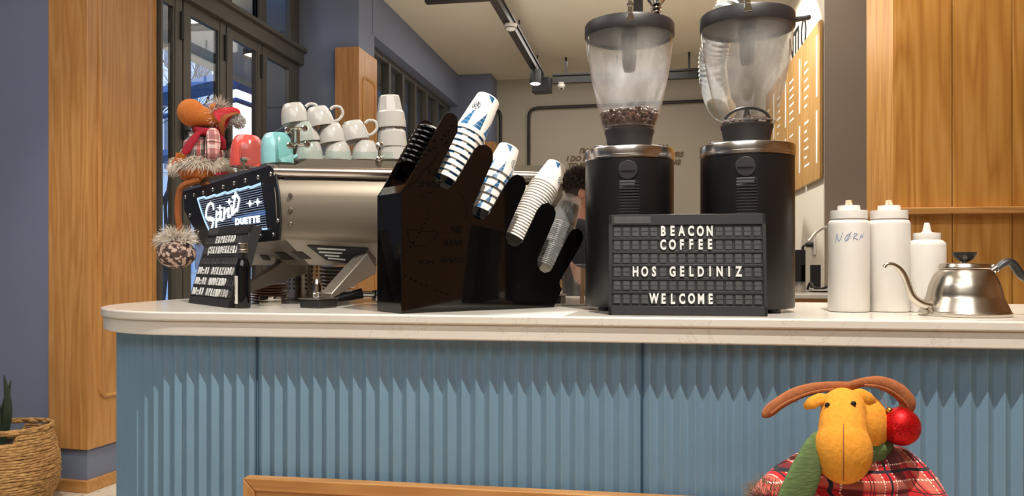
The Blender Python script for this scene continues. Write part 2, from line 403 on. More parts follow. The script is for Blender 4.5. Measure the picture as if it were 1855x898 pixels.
for k, (a, c) in enumerate([(4.262, ys[4]), (ys[4], ys[6]), (ys[6], 6.13)]):
    o = struct(MB().box((UW-.03, a, ztr1), (UW+.02, a+.02, ZCEIL)).box((UW-.03, a, ZCEIL-.03), (UW+.02, c, ZCEIL)).build('window_%d' % (k+5), m_frame))
    MB().box((UW-.012, a, ztr1), (UW-.006, c, ZCEIL)).build('pane', m_glass, o)
# grey tiled outer reveal seen through the last casement
m_tile, nt, b = newmat('grey_facade_tile')
br = node(nt, 'ShaderNodeTexBrick'); br.offset = 0
br.inputs['Color1'].default_value = S(112, 110, 112); br.inputs['Color2'].default_value = S(104, 103, 106); br.inputs['Mortar'].default_value = S(50, 48, 48)
br.inputs['Scale'].default_value = 1; br.inputs['Mortar Size'].default_value = .006; br.inputs['Brick Width'].default_value = 1.2; br.inputs['Row Height'].default_value = .62
mp = coords(nt, (1, 1, 1), (radians(90), 0, 0)); nt.links.new(mp, br.inputs['Vector']); nt.links.new(br.outputs['Color'], b.inputs['Base Color'])
struct(MB().box((-3.14, 6.2, -.1), (UW-.09, 6.9, 4.2)).build('facade_pier', m_tile))
# high window behind the beam
x1 = -2.42
hw = MB().box((x1-.04, 6.5, 3.06), (x1+.03, 9.55, 3.125)).box((x1-.04, 6.5, .95), (x1+.03, 9.55, 1.0)).box((x1-.04, 6.5, 2.10), (x1+.03, 9.55, 2.16))
for px in (700, 725, 747, 768, 787, 804, 818): y = onx(px, x1); hw.box((x1-.04, y-.035, .95), (x1+.035, y+.035, 3.08))
o = struct(hw.build('window_8', m_frame))
MB().box((x1-.008, 6.5, 1.0), (x1-.003, 9.55, 3.1)).build('pane', m_glass, o)
# --- oak cabinet wall at the right: planks with dark joints, ledge
struct(MB().box((.985, 3.425, 0), (3.6, 3.8, ZCEIL)).build('wall_cabinet_core', M('dark_joint', S(70, 42, 18), .8)))
u = .972; us = [.972, .992]
k = 0
while u < 3.6:
    u2 = (1.185 if k == 0 else u+.217)
    struct(MB().box((u+.0015, 3.4, 0), (min(u2, 3.6)-.0015, 3.45, ZCEIL), T=None).build('wall_oak_plank', m_plank, bevel=.001)); u = u2; k += 1
for (a, c) in ((3.40, 3.575), (3.577, 3.79)):
    struct(MB().box((.965, a+.001, 0), (.99, c, ZCEIL)).build('wall_oak_side', m_plank, bevel=.001))
struct(MB().box((.955, 3.352, 1.386), (3.6, 3.41, 1.412)).box((.93, 3.352, 1.386), (.97, 3.8, 1.412)).build('trim_ledge', m_woodx, bevel=.003))
# --- lettering on the back wall
mtx = M('brown_wall_letter', S(112, 92, 68), .6)
def wall_words(rows, y):
    for s, px, py, hpx, al in rows:
        p = W(px, py, 1); t = y/(p.y); p = W(px, py, t)
        mb = MB(); text_into(mb, s, hpx*t/F*1.38, TR(p.x, y-.004, p.z) @ RX(pi/2), extrude=.004, bold=.004, shear=.25, align=al)
        o = mb.build('wall_lettering', mtx); struct(o)
wall_words([("I'M", 1049, 274, 9, 'LEFT'), ("I DO NO", 1026, 288, 9, 'LEFT'), ("TO FIN", 1028, 300.5, 9, 'LEFT'),
            ("ION", 1208, 267, 9, 'RIGHT'), ("ERS", 1237, 280, 9, 'RIGHT'), ("NG", 1232, 294, 9, 'RIGHT')], VB)
# dark lettering high on the cream wall
mb = MB(); text_into(mb, 'NTLO', .36, frame((1.237, 7.0, 3.03), (0, -1, 0), (0, 0, 1), (-1, 0, 0)), extrude=.003, sx=.8)
struct(mb.build('wall_lettering', m_matte))
# --- outside: pavement, canopy, far building, tree, steel pergola
m_out = M('pale_render', S(225, 232, 240), .8, var=.03, scale=1)
struct(MB().box((-30, -4, -.2), (-5.6, 30, -.1)).box((-5.6, 4.76, -.2), (-2.91, 30, -.1)).build('ground', M('paving', S(120, 125, 132), .8)))
aw = MB(); n = 26
prof = []
for k in range(n+1):
    t = k/n; x = -3.17-1.08*t; z = 3.38-.22*t
    prof.append((x, z)); prof.append((x-.026, z-.012 if k < n else z-.05))
pts = [(x, 5.3, z) for x, z in prof]+[(x, 5.3, z+.06) for x, z in prof[::-1]]
aw.prism(pts, (0, 7, 0))
tag(aw.build('awning', M('beige_awning', S(214, 206, 188), .8, var=.03)), 'beige ribbed awning stretched outside above the casement windows', 'awning')
bd = thing('far_building', 'pale apartment building standing across the street outside the windows', 'building', (-10, 10, -.1))
MB().box((-5, -2, 0), (0, 7.9, 11)).build('wall', m_out, bd)
MB().box((-6, 7.9, 0), (-1.5, 16, 2.6)).build('low_wing', m_out, bd)
m_pane = M('dark_far_pane', S(70, 95, 130), .15)
for y in (2.2, 4.0, 5.6, 6.75):
    for z in (1.2, 3.3, 5.45, 7.6):
        f = MB().box((-.01, y-.42, z-.1), (.06, y+.42, z+1.1)).build('window', m_out, bd)
        MB().box((.055, y-.34, z-.04), (.07, y+.34, z+1.04)).build('pane', m_pane, f)
m_blue = M('blue_grey_steel', S(84, 112, 152), .4)
A, B_, C_, D_ = W(262, 182, 9.6), W(428, 143, 9.2), W(480, 163, 9.6), W(262, 286, 9.6)
pg = thing('pergola', 'blue grey steel canopy frame with two rails standing outside the casement windows', 'pergola', (A.x, A.y, -.1))
def bar(P, Q, r, name='rail'): MB().tube([P, Q], r, 4, up=(0, 0, 1), flat=1.0).build(name, m_blue, pg, world=True)
bar(A, B_, .115); bar(B_, C_, .115)
dz = Vector((0, 0, -.24)); bar(A+dz, B_+dz, .03); bar(B_+dz, C_+dz, .03)
bar(D_, W(345, 280, 9.0), .08)
for P in (A, C_): bar(Vector((P.x, P.y, -.1)), P, .06, 'post')
tr = thing('bare_tree', 'bare branching street tree outside the leftmost window', 'tree', (-6.75, 10.3, -.1))
def grow(mb, p, d, L, r, dep):
    q = p+d*L; mid = (p+q)/2+Vector((random.uniform(-.06, .06), random.uniform(-.06, .06), 0))*L
    mb.tube([p, mid, q], [r, r*.85, r*.7], 6)
    if dep == 0: return
    for _ in range(3 if dep > 1 else 4):
        dd = (d+Vector((random.uniform(-.75, .75), random.uniform(-.75, .75), random.uniform(-.25, .45)))).normalized()
        grow(mb, mid.lerp(q, random.uniform(.3, 1)), dd, L*random.uniform(.6, .85), r*.58, dep-1)
mb = MB(); grow(mb, Vector((0, 0, 0)), Vector((.05, .0, 1)), 1.2, .07, 0); mb.build('trunk', M('bark', S(80, 76, 78), .9, bmp=.3), tr)
mb = MB()
for k in range(5): grow(mb, Vector((.06, 0, 1.15)), Vector((random.uniform(-.6, .6), random.uniform(-.7, .7), .9)).normalized(), 1.25, .035, 4)
mb.build('branches', tr.children[0].data.materials[0], tr)
def dome(px, py, x):
    r = ray(px, py); t = x/r.x; p = CAM+r*t
    o = thing('dome_lamp', '', 'lamp', p)
    prof = [(.012, .10), (.03, .095), (.07, .08), (.10, .05), (.118, .0), (.12, -.05), (.115, -.05), (.112, 0), (.09, .045)]
    MB().lathe(prof, 28, cap=False).build('shade', m_matte, o)
    MB().lathe([(.11, -.035), (.05, -.04), (0.0, -.04)], 24, cap=False).build('diffuser', glow('lamp_diffuser', (1, .93, .82, 1), 1.6), o)
    l = bpy.data.lights.new('dome_lamp_light', 'POINT'); l.energy = 7; l.color = (1, .9, .76); l.shadow_soft_size = .1; lo = bpy.data.objects.new('dome_lamp_light', l); COL.objects.link(lo); lo.location = (p[0], p[1], p[2]-.14)
    MB().tube([(0, 0, .09), (0, 0, 3.325-p.z)], .008, 8).build('rod', m_matte, o); return o
dome(337, 26, -3.35)['label'] = 'black dome lamp behind the first window mullion, nearer the wooden column'
dome(466, 92, -3.35)['label'] = 'black dome lamp behind the third window stile, farther from the column'
for o in list(bpy.data.objects):
    if o.get('category') == 'lamp': o['group'] = 'dome lamps under the awning'
# ================================================================== COUNTER, BENCH
m_stone, nt, b = newmat('veined_quartz')
v = coords(nt); n1 = node(nt, 'ShaderNodeTexNoise'); n1.inputs['Scale'].default_value = 7; n1.inputs['Detail'].default_value = 8; n1.inputs['Roughness'].default_value = .65; n1.inputs['Distortion'].default_value = 1.2
nt.links.new(v, n1.inputs['Vector'])
n2 = node(nt, 'ShaderNodeTexNoise'); n2.inputs['Scale'].default_value = 3; nt.links.new(v, n2.inputs['Vector'])
vein = mt(nt, 'LESS_THAN', mt(nt, 'ABSOLUTE', mt(nt, 'SUBTRACT', n1.outputs['Fac'], .5)), .006)
vein = mt(nt, 'MULTIPLY', vein, mt(nt, 'GREATER_THAN', n2.outputs['Fac'], .56))
basec = ramp(nt, n2.outputs['Fac'], [(.3, S(222, 215, 204)), (.7, S(230, 224, 214))])
nt.links.new(mix(nt, mt(nt, 'MULTIPLY', vein, .3), basec, S(160, 145, 128)), b.inputs['Base Color'])
b.inputs['Roughness'].default_value = .16
VF = 1.705; UC = -1.08; RC = .39; UE = 1.35
def outline(ins, n=28):
    """edge of the worktop set back by ins: left end, rounded corner, straight front"""
    r = RC-ins; P = [(UC-r, 2.78, (-1, 0))]
    for k in range(n+1):
        a = pi+pi/2*k/n; P.append((UC+r*cos(a), VF+RC+r*sin(a), (cos(a), sin(a))))
    P.append((UE, VF+ins, (0, -1))); return P
def slab(ins, z0, z1, T=None):
    P = outline(ins); pts = [(x, y, z0) for x, y, _ in P]+[(UE, 2.44, z0), (-.20, 2.44, z0), (-.20, 2.78, z0)]
    return MB().prism(pts, (0, 0, z1-z0))
wt = tag(slab(0, 1.059, CT).build('worktop', m_stone, bevel=.004, segs=3), 'long pale veined stone worktop with a rounded left end on the blue counter', 'countertop')
slab(.006, 1.0245, 1.059).build('edge_apron', m_stone, wt, bevel=.003)
# fluted front
m_blue_paint = M('dusty_blue_paint', S(117, 148, 171), .45, var=.04, scale=6)
m_blue_paint.node_tree.nodes['Principled BSDF'].inputs['Specular IOR Level'].default_value = .35
def fluted():
    r = RC-.036; y_end = 2.74; per = .0318; dep = .0115
    L1 = y_end-(VF+RC); La = r*pi/2; L2 = UE-.02-UC; tot = L1+La+L2
    def at(s):
        if s < L1: return Vector((UC-r, y_end-s, 0)), Vector((-1, 0, 0))
        if s < L1+La:
            a = pi+(s-L1)/r; return Vector((UC+r*cos(a), VF+RC+r*sin(a), 0)), Vector((cos(a), sin(a), 0))
        return Vector((UC+s-L1-La, VF+RC-r, 0)), Vector((0, -1, 0))
    seams = [L1+La+ony(463, VF+.036)-UC, L1+La+ony(1172, VF+.036)-UC]
    prof = [(0, 0), (.06, .04), (.42, .86), (.47, .97), (.5, 1), (.53, .97), (.58, .86), (.94, .04), (1, 0)]
    pts = []; s0 = seams[0] - per*math.ceil(seams[0]/per)
    k = 0
    while s0+k*per < tot:
        for (f, d) in prof[:-1]:
            s = s0+(k+f)*per
            if 0 <= s <= tot:
                p, n = at(s); dd = (d-1)*dep
                pts.append(p+n*dd)
        if any(abs(s0+(k+1)*per-q) < per*.5 for q in seams):
            for ds, dd in ((-.0016, -.004), (-.0012, -.011), (.0012, -.011), (.0016, -.004)):
                p, n = at(s0+(k+1)*per+ds); pts.append(p+n*dd)
        k += 1
    n = len(pts); mb = MB(); z0, z1 = 0.0, 1.0245
    vs = [(p.x, p.y, z0) for p in pts]+[(p.x, p.y, z1) for p in pts]
    mb.add(vs, [(i, i+1, n+i+1, n+i) for i in range(n-1)])
    # carcass behind the fluting
    P = [(x, y, z0) for x, y, _ in outline(.05)]+[(UE, 2.40, z0), (-.24, 2.40, z0), (-.24, 2.74, z0)]
    mb.prism(P, (0, 0, z1))
    return mb
tag(fluted().build('counter', m_blue_paint, sharp=50), 'dusty blue fluted bar counter with rounded left corner under the stone worktop', 'counter')
# bench with a framed back in front of the fluting
bx0, bx1, bz = -.912, 1.25, .703
bn = thing('wooden_bench', 'oak bench with mitred framed backrest standing against the blue fluted counter', 'bench', (bx0, 1.70, 0))
bn_l = bx1-bx0
MB().box((.018, .006, .46), (bn_l-.018, .028, bz-.024)).build('back_panel', m_woodx, bn, bevel=.002)
w_ = .029
for name, pts in (('back_rail', [(0, 0, bz), (bn_l, 0, bz), (bn_l-w_, 0, bz-w_), (w_, 0, bz-w_)]),
                  ('back_rail', [(0, 0, .44), (bn_l, 0, .44), (bn_l-w_, 0, .44+w_), (w_, 0, .44+w_)]),
                  ('back_stile', [(0, 0, bz), (w_, 0, bz-w_), (w_, 0, .44+w_), (0, 0, .44)]),
                  ('back_stile', [(bn_l, 0, bz), (bn_l-w_, 0, bz-w_), (bn_l-w_, 0, .44+w_), (bn_l, 0, .44)])):
    MB().prism(pts, (0, .032, 0)).build(name, m_woodx if 'rail' in name else m_wood, bn, bevel=.003)
MB().box((0, -.42, .405), (bn_l, 0.03, .44)).build('seat', m_woodx, bn, bevel=.005)
for x in (.03, bn_l-.08):
    for y in (-.40, -.03): MB().box((x, y, 0), (x+.05, y+.05, .405)).build('leg', m_wood, bn, bevel=.003)

# ================================================================== GRINDERS
m_gbody = M('satin_black_casing', S(19, 18, 19), .36, var=.06, scale=20)
m_lid = M('dark_grey_lid', S(40, 37, 38), .45, var=.06, scale=20)
m_hop = clear('clear_hopper', (.95, .95, .945, 1), film=.34, filmcol=(.95, .94, .92, 1), rough=.05, fres=1.5, wav=.15, zfade=(.47, .56, .60, .665))
m_bean = M('roasted_bean', S(92, 58, 42), .4, var=.25, scale=60)
def grinder(px, Y, label):
    p = W(px, 500, Y); phi = -asin(p.x/sqrt(p.x**2+p.y**2))
    g = thing('coffee_grinder', label, 'coffee grinder', (p.x, p.y, CT), phi, 'coffee grinders on the counter')
    Rr = .109
    mb = MB().lathe([(.095, .008), (.1065, .010), (.108, .014), (.108, .362)], 64)
    mb.build('casing', m_gbody, g)
    for a in (45, 135, 225, 315): MB().lathe([(.016, 0), (.017, .002), (.015, .012)], 16, T=TR(.082*cos(radians(a)), .082*sin(radians(a)), 0)).build('foot', m_black, g)
    MB().lathe([(.108, .3615), (.1095, .362), (.1100, .366), (.1085, .367), (.1085, .369), (.1098, .370), (.1098, .387), (.109, .389), (.10, .3915), (.06, .3925), (0, .3925)], 64).build('steel_ring', m_ringsteel, g)
    # round cover and cooling slots on the front
    T = TR(-.003, -.1085, .331) @ RX(pi/2)
    kn = MB().lathe([(.0225, -.006), (.0225, .002), (.021, .0035), (.0, .004)], 32, T=T); kn.box((-.017, -.002, .0035), (.017, .002, .0062), T=T)
    kn.build('slot_cover', m_lid, g)
    sl = MB()
    for k in range(17):
        z = .300-.0068*k; n = 8
        for j in range(n):
            a0 = -pi/2-.21+.42*j/n; a1 = -pi/2-.21+.42*(j+1)/n
            P = []
            for a in (a0, a1): P += [(.1076*cos(a), .1076*sin(a)), (.1094*cos(a), .1094*sin(a))]
            vs = [(x, y, zz) for zz in (z, z+.0036) for x, y in P]
            sl.add(vs, [(1, 3, 7, 5), (0, 1, 5, 4), (2, 3, 7, 6), (4, 5, 7, 6), (0, 1, 3, 2)])
    sl.build('cooling_fins', m_lid, g)
    MB().lathe([(.1078, .186), (.1083, .187), (.1083, .306), (.1078, .307)], 8, cap=False, a0=-pi/2-.21, ang=.42).build('slot_recess', m_gloss, g)
    MB().lathe([(.050, .3925), (.053, .402), (.058, .428), (.0605, .432), (.0605, .440), (.055, .441)], 48).build('throat', m_lid, g)
    prof = [(.0605, .437), (.066, .452), (.0735, .478), (.0815, .512), (.0895, .548), (.0965, .584), (.1015, .62), (.105, .655), (.1065, .682)]
    MB().lathe(prof, 64, cap=False).torus((0, 0, .446), .0635, .0018, seg=64, ss=6).build('hopper', m_hop, g)
    ld = MB().lathe([(.0, .672), (.1035, .672), (.1045, .666), (.1085, .666), (.1095, .670), (.1095, .694), (.107, .699), (0, .700)], 64)
    ld.build('lid', m_lid, g)
    MB().lathe([(.021, .672), (.018, .64), (.0165, .60), (.013, .585), (0, .584)], 20).build('lid_plug', m_black, g)
    la = MB(); T = TR(.002, -.1105, .69)
    la.prism([(-.010, 0, -.012), (.010, 0, -.012), (.006, 0, .006), (-.006, 0, .006)], (0, .003, 0), T=T)
    la.box((-.0055, -.002, .006), (.0055, .004, .05), T=T).lathe([(.007, -.004), (.0085, 0), (.007, .004)], 16, T=T @ TR(0, 0, .027) @ RX(pi/2))
    la.box((-.005, .002, .045), (.005, .02, .05), T=T)
    la.build('lid_latch', m_chrome, g, bevel=.0008)
    MB().box((-.085, -.02, .3925), (-.058, .03, .402)).build('grind_dial', m_lid, g, bevel=.003)
    sp = MB().box((-.03, .10, .20), (.03, .15, .29)).lathe([(.02, .16), (.024, .20)], 20, T=TR(0, .128, 0)); sp.build('dosing_spout', m_gbody, g, bevel=.005)
    return g
m_ringsteel = M('polished_steel_ring', S(214, 210, 206), .2, 1.0, var=.03)
g1 = grinder(1140, 1.97, 'tall black coffee grinder behind left side of the letter board, hopper part filled with beans')
g2 = grinder(1353, 1.90, 'tall black coffee grinder nearer the white bottles, with almost empty hopper')
MB().prism([(.105, -.012, .678), (.128, -.008, .680), (.140, -.011, .681), (.143, 0, .681), (.140, .011, .681), (.128, .008, .680), (.105, .012, .678)], (0, 0, .008)).build('lid_tab', m_lid, g2, bevel=.002)
ar = []
for k in range(13):
    a = pi*k/12; ar.append((.052*cos(a), -.012, .446+.034*sin(a)))
MB().tube(ar, .009, 8, flat=.4).lathe([(.006, .44), (.009, .46), (.004, .482)], 12).build('hopper_bridge', m_black, g2)
def bean_into(mb, p):
    T = TR(*p) @ RZ(random.uniform(0, 6.3)) @ RX(random.uniform(-1.3, 1.3)) @ RY(random.uniform(-.6, .6))
    mb.ball((0, 0, 0), (.0062, .0044, .0033), T=T, u=9, v=6)
def hop_r(z): return .0605+(z-.437)*.31-.007
mb = MB(); ctr = Vector((g1.location.x, g1.location.y, CT))
T0 = TR(*ctr)
mb.lathe([(.050, .441), (.056, .455), (.060, .472), (.04, .474), (0, .474)], 28, T=T0)
for k in range(330):
    a = random.uniform(0, 2*pi); z = random.uniform(.446, .484); r = hop_r(z)
    if random.random() < .35: r *= sqrt(random.random()); z = .477+random.uniform(0, .010)
    mb.add([], []); bean_into(mb, (ctr.x+r*cos(a), ctr.y+r*sin(a), ctr.z+z))
tag(mb.build('coffee_beans', m_bean), 'heap of brown roasted coffee beans in the bottom of the left hopper', 'coffee beans', kind='stuff')
mb = MB(); c2 = g2.location
for k in range(64):
    a = random.uniform(0, 2*pi); z = random.uniform(.445, .452); r = hop_r(z)*random.uniform(.8, 1)
    bean_into(mb, (c2.x+r*cos(a), c2.y+r*sin(a), CT+z))
tag(mb.build('coffee_beans', m_bean), 'few leftover dark coffee beans ringing the bottom of the right hopper', 'coffee beans', kind='stuff')

# ================================================================== LETTER BOARDS
m_tileb = M('charcoal_letter_tile', S(70, 69, 70), .5, var=.18, scale=40)
m_bframe = M('charcoal_board_frame', S(38, 37, 39), .5, var=.06, scale=20)
def letterboard(label, cat, loc, rotz, lean, rows, W_=.336, H=.222, lsc=1.0, ncol=16):
    t = thing('letter_board', label, cat, loc, rotz, None, -lean)
    fr = MB().box((0, .004, 0), (W_, .030, H)).box((0, 0, 0), (W_, .006, .020)).box((0, 0, H-.024), (W_, .006, H)).box((0, 0, .0), (.008, .006, H)).box((W_-.008, 0, 0), (W_, .006, H))
    rp = (H-.044)/6; cp = (W_-.018)/ncol
    for k in range(1, 6): fr.box((0, .0012, .020+rp*k-.0035), (W_, .0055, .020+rp*k+.0035))
    fr.build('frame', m_bframe, t, bevel=.0012)
    MB().box((.012, -.0012, H-.0205), (.092, .001, H-.0045)).build('name_plate', m_tileb, t)
    tl = MB()
    for r in range(6):
        for c in range(ncol):
            x0 = .009+cp*c+.003; x1 = x0+cp-.006; zc = .020+rp*(5.5-r); hh = rp/2-.0052
            j = random.uniform(-.0004, .0004)
            tl.box((x0, .0008+j, zc-hh), (x1, .0045, zc-.0005)).box((x0, .0012+j, zc+.0005), (x1, .0045, zc+hh))
    tl.build('letter_tiles', m_tileb, t)
    for r, (c0, s) in rows.items():
        lm = MB()
        for i, ch in enumerate(s):
            if ch == ' ': continue
            x = .009+cp*(c0+i+.5); zc = .020+rp*(5.5-r)+random.uniform(-.0006, .0006)
            text_into(lm, ch, (.0298 if lsc == 1 else .0265), frame((x, -.0006, zc), (1, 0, 0), (0, 0, 1), (0, -1, 0)), extrude=.0012, bold=.0011, sx=.62)
        lm.build('lettering', m_wlet, t)
    st = MB().prism([(.03, .030, .002), (.03, .05, .002+.02*sin(lean)), (.03, .030, .12)], (W_-.06, 0, 0)); st.build('stand', m_bframe, t)
    return t
p0 = onz(1102, 570.5, CT); p1 = onz(1391, 573.3, CT)
letterboard('charcoal letter board reading BEACON COFFEE, leaning before the two grinders', 'letter board', (p0.x, p0.y, CT+.001), atan2(p1.y-p0.y, p1.x-p0.x), radians(7),
            {0: (5, 'BEACON'), 1: (5, 'COFFEE'), 3: (2, 'HOS GELDINIZ'), 5: (4, 'WELCOME')}, W_=(p1-p0).length)
pr = onz(413.5, 558, CT); bd_ = R(-.62, .785); pl = pr+bd_*.336
letterboard('charcoal letter board headed ESPRESSO, leaning back in front of the espresso machine', 'letter board', (pl.x, pl.y, CT+.001), atan2(-bd_.y, -bd_.x), radians(15.5),
            {0: (4, 'ESPRESSO'), 1: (2, 'ÇEKIRDEKLERI'), 3: (0, 'NO:01 DELIZIOSO'), 4: (0, 'NO:02 MODERNO'), 5: (0, 'NO:03 SPLENDIDO')}, W_=.336, lsc=.9)

# ================================================================== SQUEEZE BOTTLES, KETTLE
def big_bottle(label, px):
    p = W(px, 564, 1.885)
    t = thing('squeeze_bottle', label, 'squeeze bottle', (p.x, p.y, CT), 0, 'white squeeze bottles beside the kettle')
    MB().lathe([(.040, 0.0), (.0445, .002), (.0462, .006), (.0462, .204), (.0455, .209), (.0425, .2135), (.037, .2155), (.034, .2165), (.034, .219)], 48).build('bottle_body', m_white_pl, t)
    MB().lathe([(.0400, .2165), (.0412, .218), (.0412, .233), (.0405, .237), (.026, .2378), (.0252, .239), (.0248, .2475), (.024, .2488), (.0, .2488)], 48).build('screw_cap', m_white_pl, t)
    MB().lathe([(.0085, .2488), (.0072, .262), (.005, .2622)], 20, mi=0).build('nozzle', m_noz, t); return t
m_noz, nt, b = newmat('stained_nozzle')
n = node(nt, 'ShaderNodeTexNoise'); n.inputs['Scale'].default_value = 90; nt.links.new(coords(nt), n.inputs['Vector'])
nt.links.new(ramp(nt, n.outputs['Fac'], [(.42, S(205, 150, 80)), (.55, S(236, 215, 190))]), b.inputs['Base Color']); b.inputs['Roughness'].default_value = .4
b1 = big_bottle('tall white squeeze bottle with blue handwriting, leftmost of three', 1537.5)
b2 = big_bottle('tall white squeeze bottle without writing, standing in the middle of the three', 1610.5)
hand = MB()
def scrawl(pts, z0=.148):
    P = []
    r = .0466; a_c = atan2(-b1.location.y, -b1.location.x)
    for (x, y) in smooth_path([(q[0], q[1], 0) for q in pts], 5) and [(q.x, q.y) for q in smooth_path([(q[0], q[1], 0) for q in pts], 5)]:
        a = a_c+(x-1537.5)*.0013/r; P.append((r*cos(a), r*sin(a), (564-y)*.0013))
    hand.tube(P, .00055, 5)
for st in ([(1514, 440), (1517, 424)], [(1517, 424), (1521, 437), (1528, 422)], [(1535, 426), (1531, 433), (1534, 436), (1540, 430), (1538, 425), (1534, 428)], [(1532, 438), (1542, 421)],
           [(1545, 436), (1547, 424), (1552, 426), (1546, 431), (1553, 435)], [(1556, 435), (1559, 426), (1561, 432), (1564, 424)]): scrawl(st)
hand.build('handwriting', M('blue_marker_ink', S(96, 132, 178), .5), b1)
p = W(1679, 567, 1.862)
t = thing('squeeze_bottle', 'short white squeeze bottle with pointed nozzle, behind the kettle spout', 'squeeze bottle', (p.x, p.y, CT), 0, 'white squeeze bottles beside the kettle')
MB().lathe([(.036, 0), (.0395, .002), (.0405, .006), (.0405, .155), (.0395, .160), (.034, .1655), (.0285, .168), (.027, .170)], 48).build('bottle_body', m_white_pl, t)
MB().lathe([(.0288, .1665), (.0293, .168), (.0293, .180), (.0285, .1835), (.0115, .185), (.0100, .187)], 40).build('screw_cap', m_white_pl, t)
MB().lathe([(.0100, .185), (.0062, .204), (.0050, .2075), (0, .208)], 20).build('nozzle', m_white_pl, t)
# gooseneck kettle
KY = 1.745; kp = W(1747, 571, KY); s_ = KY/F
kt = thing('gooseneck_kettle', 'brushed steel gooseneck kettle with black handle at the right of the counter', 'kettle', (kp.x, kp.y, CT), TH)
m_ksteel = M('kettle_steel', S(200, 192, 180), .24, 1.0, var=.05, scale=40, stretch=(1, 1, .06))
MB().lathe([(.085, 0), (.0905, .001), (.0912, .003), (.0912, .0065), (.0893, .008), (.0875, .012), (.0850, .018), (.0812, .027), (.0785, .0335), (.0762, .0385), (.0745, .0425), (.0738, .048),
            (.0725, .054), (.0712, .060), (.0695, .0665), (.0682, .0705), (.0668, .0735), (.0652, .078), (.0625, .0845), (.0580, .0925), (.0535, .098), (.0505, .1005), (.0505, .102)], 64).build('kettle_body', m_ksteel, kt)
MB().lathe([(.0515, .1015), (.0525, .103), (.0525, .1045), (.0510, .1075), (.0495, .1125), (.046, .1135), (0, .1140)], 56).build('lid', m_ksteel, kt)
MB().lathe([(.0075, .1135), (.0068, .119)], 20).build('knob_stem', m_chrome, kt)
MB().lathe([(.0085, .117), (.0155, .1215), (.0215, .129), (.0243, .1355), (.0243, .1372), (.022, .1378), (0, .1376)], 32).build('knob', m_black, kt)
sp = [(1686, 553), (1676, 552.5), (1664, 549), (1652, 541), (1645, 530), (1640, 516), (1634, 501), (1626, 488.5), (1616, 481), (1606, 478.3), (1600, 480), (1597, 483.5)]
P = smooth_path([((x-1747)*s_, -.012, ZC-CT-(y-HY)*s_) for x, y in sp], 5); nP = len(P)
MB().tube(P, [.0105-.0062*min(1, 1.15*i/nP) for i in range(nP)], 14).build('spout', m_ksteel, kt)
hd = [(1798, 490), (1806, 484), (1815, 477), (1824, 474), (1832, 477), (1839, 486), (1847, 497), (1858, 505), (1872, 511), (1885, 517), (1895, 527), (1899, 541)]
P = smooth_path([((x-1747)*s_, -.004, ZC-CT-(y-HY)*s_) for x, y in hd], 4); nP = len(P)
MB().tube(P, [.0085+.003*sin(pi*i/nP) for i in range(nP)], 12, flat=.75).build('handle', m_black, kt)
MB().tube([(.045, -.004, .088), (.058, -.004, .098), (.066, -.004, .103)], [.007, .008, .0095], 12).build('handle_bracket', m_chrome, kt)
# ================================================================== ESPRESSO MACHINE
mc = W(505, 435, 2.1); mC = Vector((mc.x, mc.y, 0))
dS = R(-.7, .714).normalized(); dB = R(.970, .242).normalized()
nS = Vector((dS.y, -dS.x, 0));  nS = nS if nS.dot(Vector((mC.x, mC.y, 0))) < 0 else -nS
nB = Vector((dB.y, -dB.x, 0)).normalized()
em = thing('espresso_machine', 'steel two-group espresso machine with glowing Spirit side panel, seen from behind', 'espresso machine', (mC.x+.2*dB.x+.25*dS.x, mC.y+.2*dB.y+.25*dS.y, CT))
def onS(px, py, d=0.0): return hit(px, py, mC+nS*d, nS)
m_mpan = M('black_powder_coat', S(26, 26, 30), .4, var=.06, scale=20)
m_panst = M('brushed_panel_steel', S(132, 123, 110), .48, 1.0, var=.05, scale=50, stretch=(.04, .04, 1), bmp=.02)
Zv = Vector((0, 0, 1))
# side panel and its lit logo window
pan = [(331, 344), (484, 298), (491, 299), (498, 310), (504, 346), (507.5, 392), (506, 435), (369, 449), (333, 381)]
sp = MB().prism([onS(x, y) for x, y in pan], -nS*.006).build('side_panel', m_mpan, em, world=True, bevel=.003)
for (x, y) in [(336.5, 357), (352, 353), (368.5, 349), (386, 343.5), (404.5, 338.5), (424.5, 332), (445, 327), (468, 321), (344.5, 390), (360, 421), (376, 439), (472, 428), (495.5, 425.5), (491, 315), (504, 400)]:
    c = onS(x, y); T = align_z(c, nS)
    MB().lathe([(.0062, -.001), (.0062, .002), (.0045, .0036), (.002, .0032), (0, .0026)], 14, T=T).build('screw', m_chrome, em, world=True)
m_lit0 = M('dark_lit_glass', S(14, 18, 40), .15)
m_litw = glow('lit_white', (.86, .93, 1, 1), 1.9); m_litb = glow('lit_edge_blue', (.50, .76, 1, 1), 1.15); m_lits = glow('lit_stripe', (.62, .74, .95, 1), .62); m_litd = glow('lit_dim_blue', (.03, .10, .30, 1), .9)
win = [(357.6, 359.5), (472.5, 331), (478, 362), (481, 390), (484, 414), (383.5, 427.5), (369, 394)]
lg = MB().prism([onS(x, y, .0015) for x, y in win], -nS*.003).build('logo_window', m_lit0, em, world=True)
def cr(x, y): return (330+x/5.61, 300+y/5.61)
def band(mb, pts, w, d=.0022, closed=False, th=.0016):
    P = [onS(*cr(*p), d) for p in pts]
    for i in range(len(P)-1 if not closed else len(P)):
        a, c = P[i], P[(i+1) % len(P)]; t = (c-a).normalized(); n = nS.cross(t); ww = w/2
        mb.prism([a-n*ww-t*ww*.4, c-n*ww+t*ww*.4, c+n*ww+t*ww*.4, a+n*ww-t*ww*.4], nS*th)
px2m = 2.22/F/5.61
dim = MB()
P = [onS(*cr(*p), .0016) for p in [(500, 530), (845, 445), (850, 500), (520, 575)]]; dim.prism(P, nS*.0004)
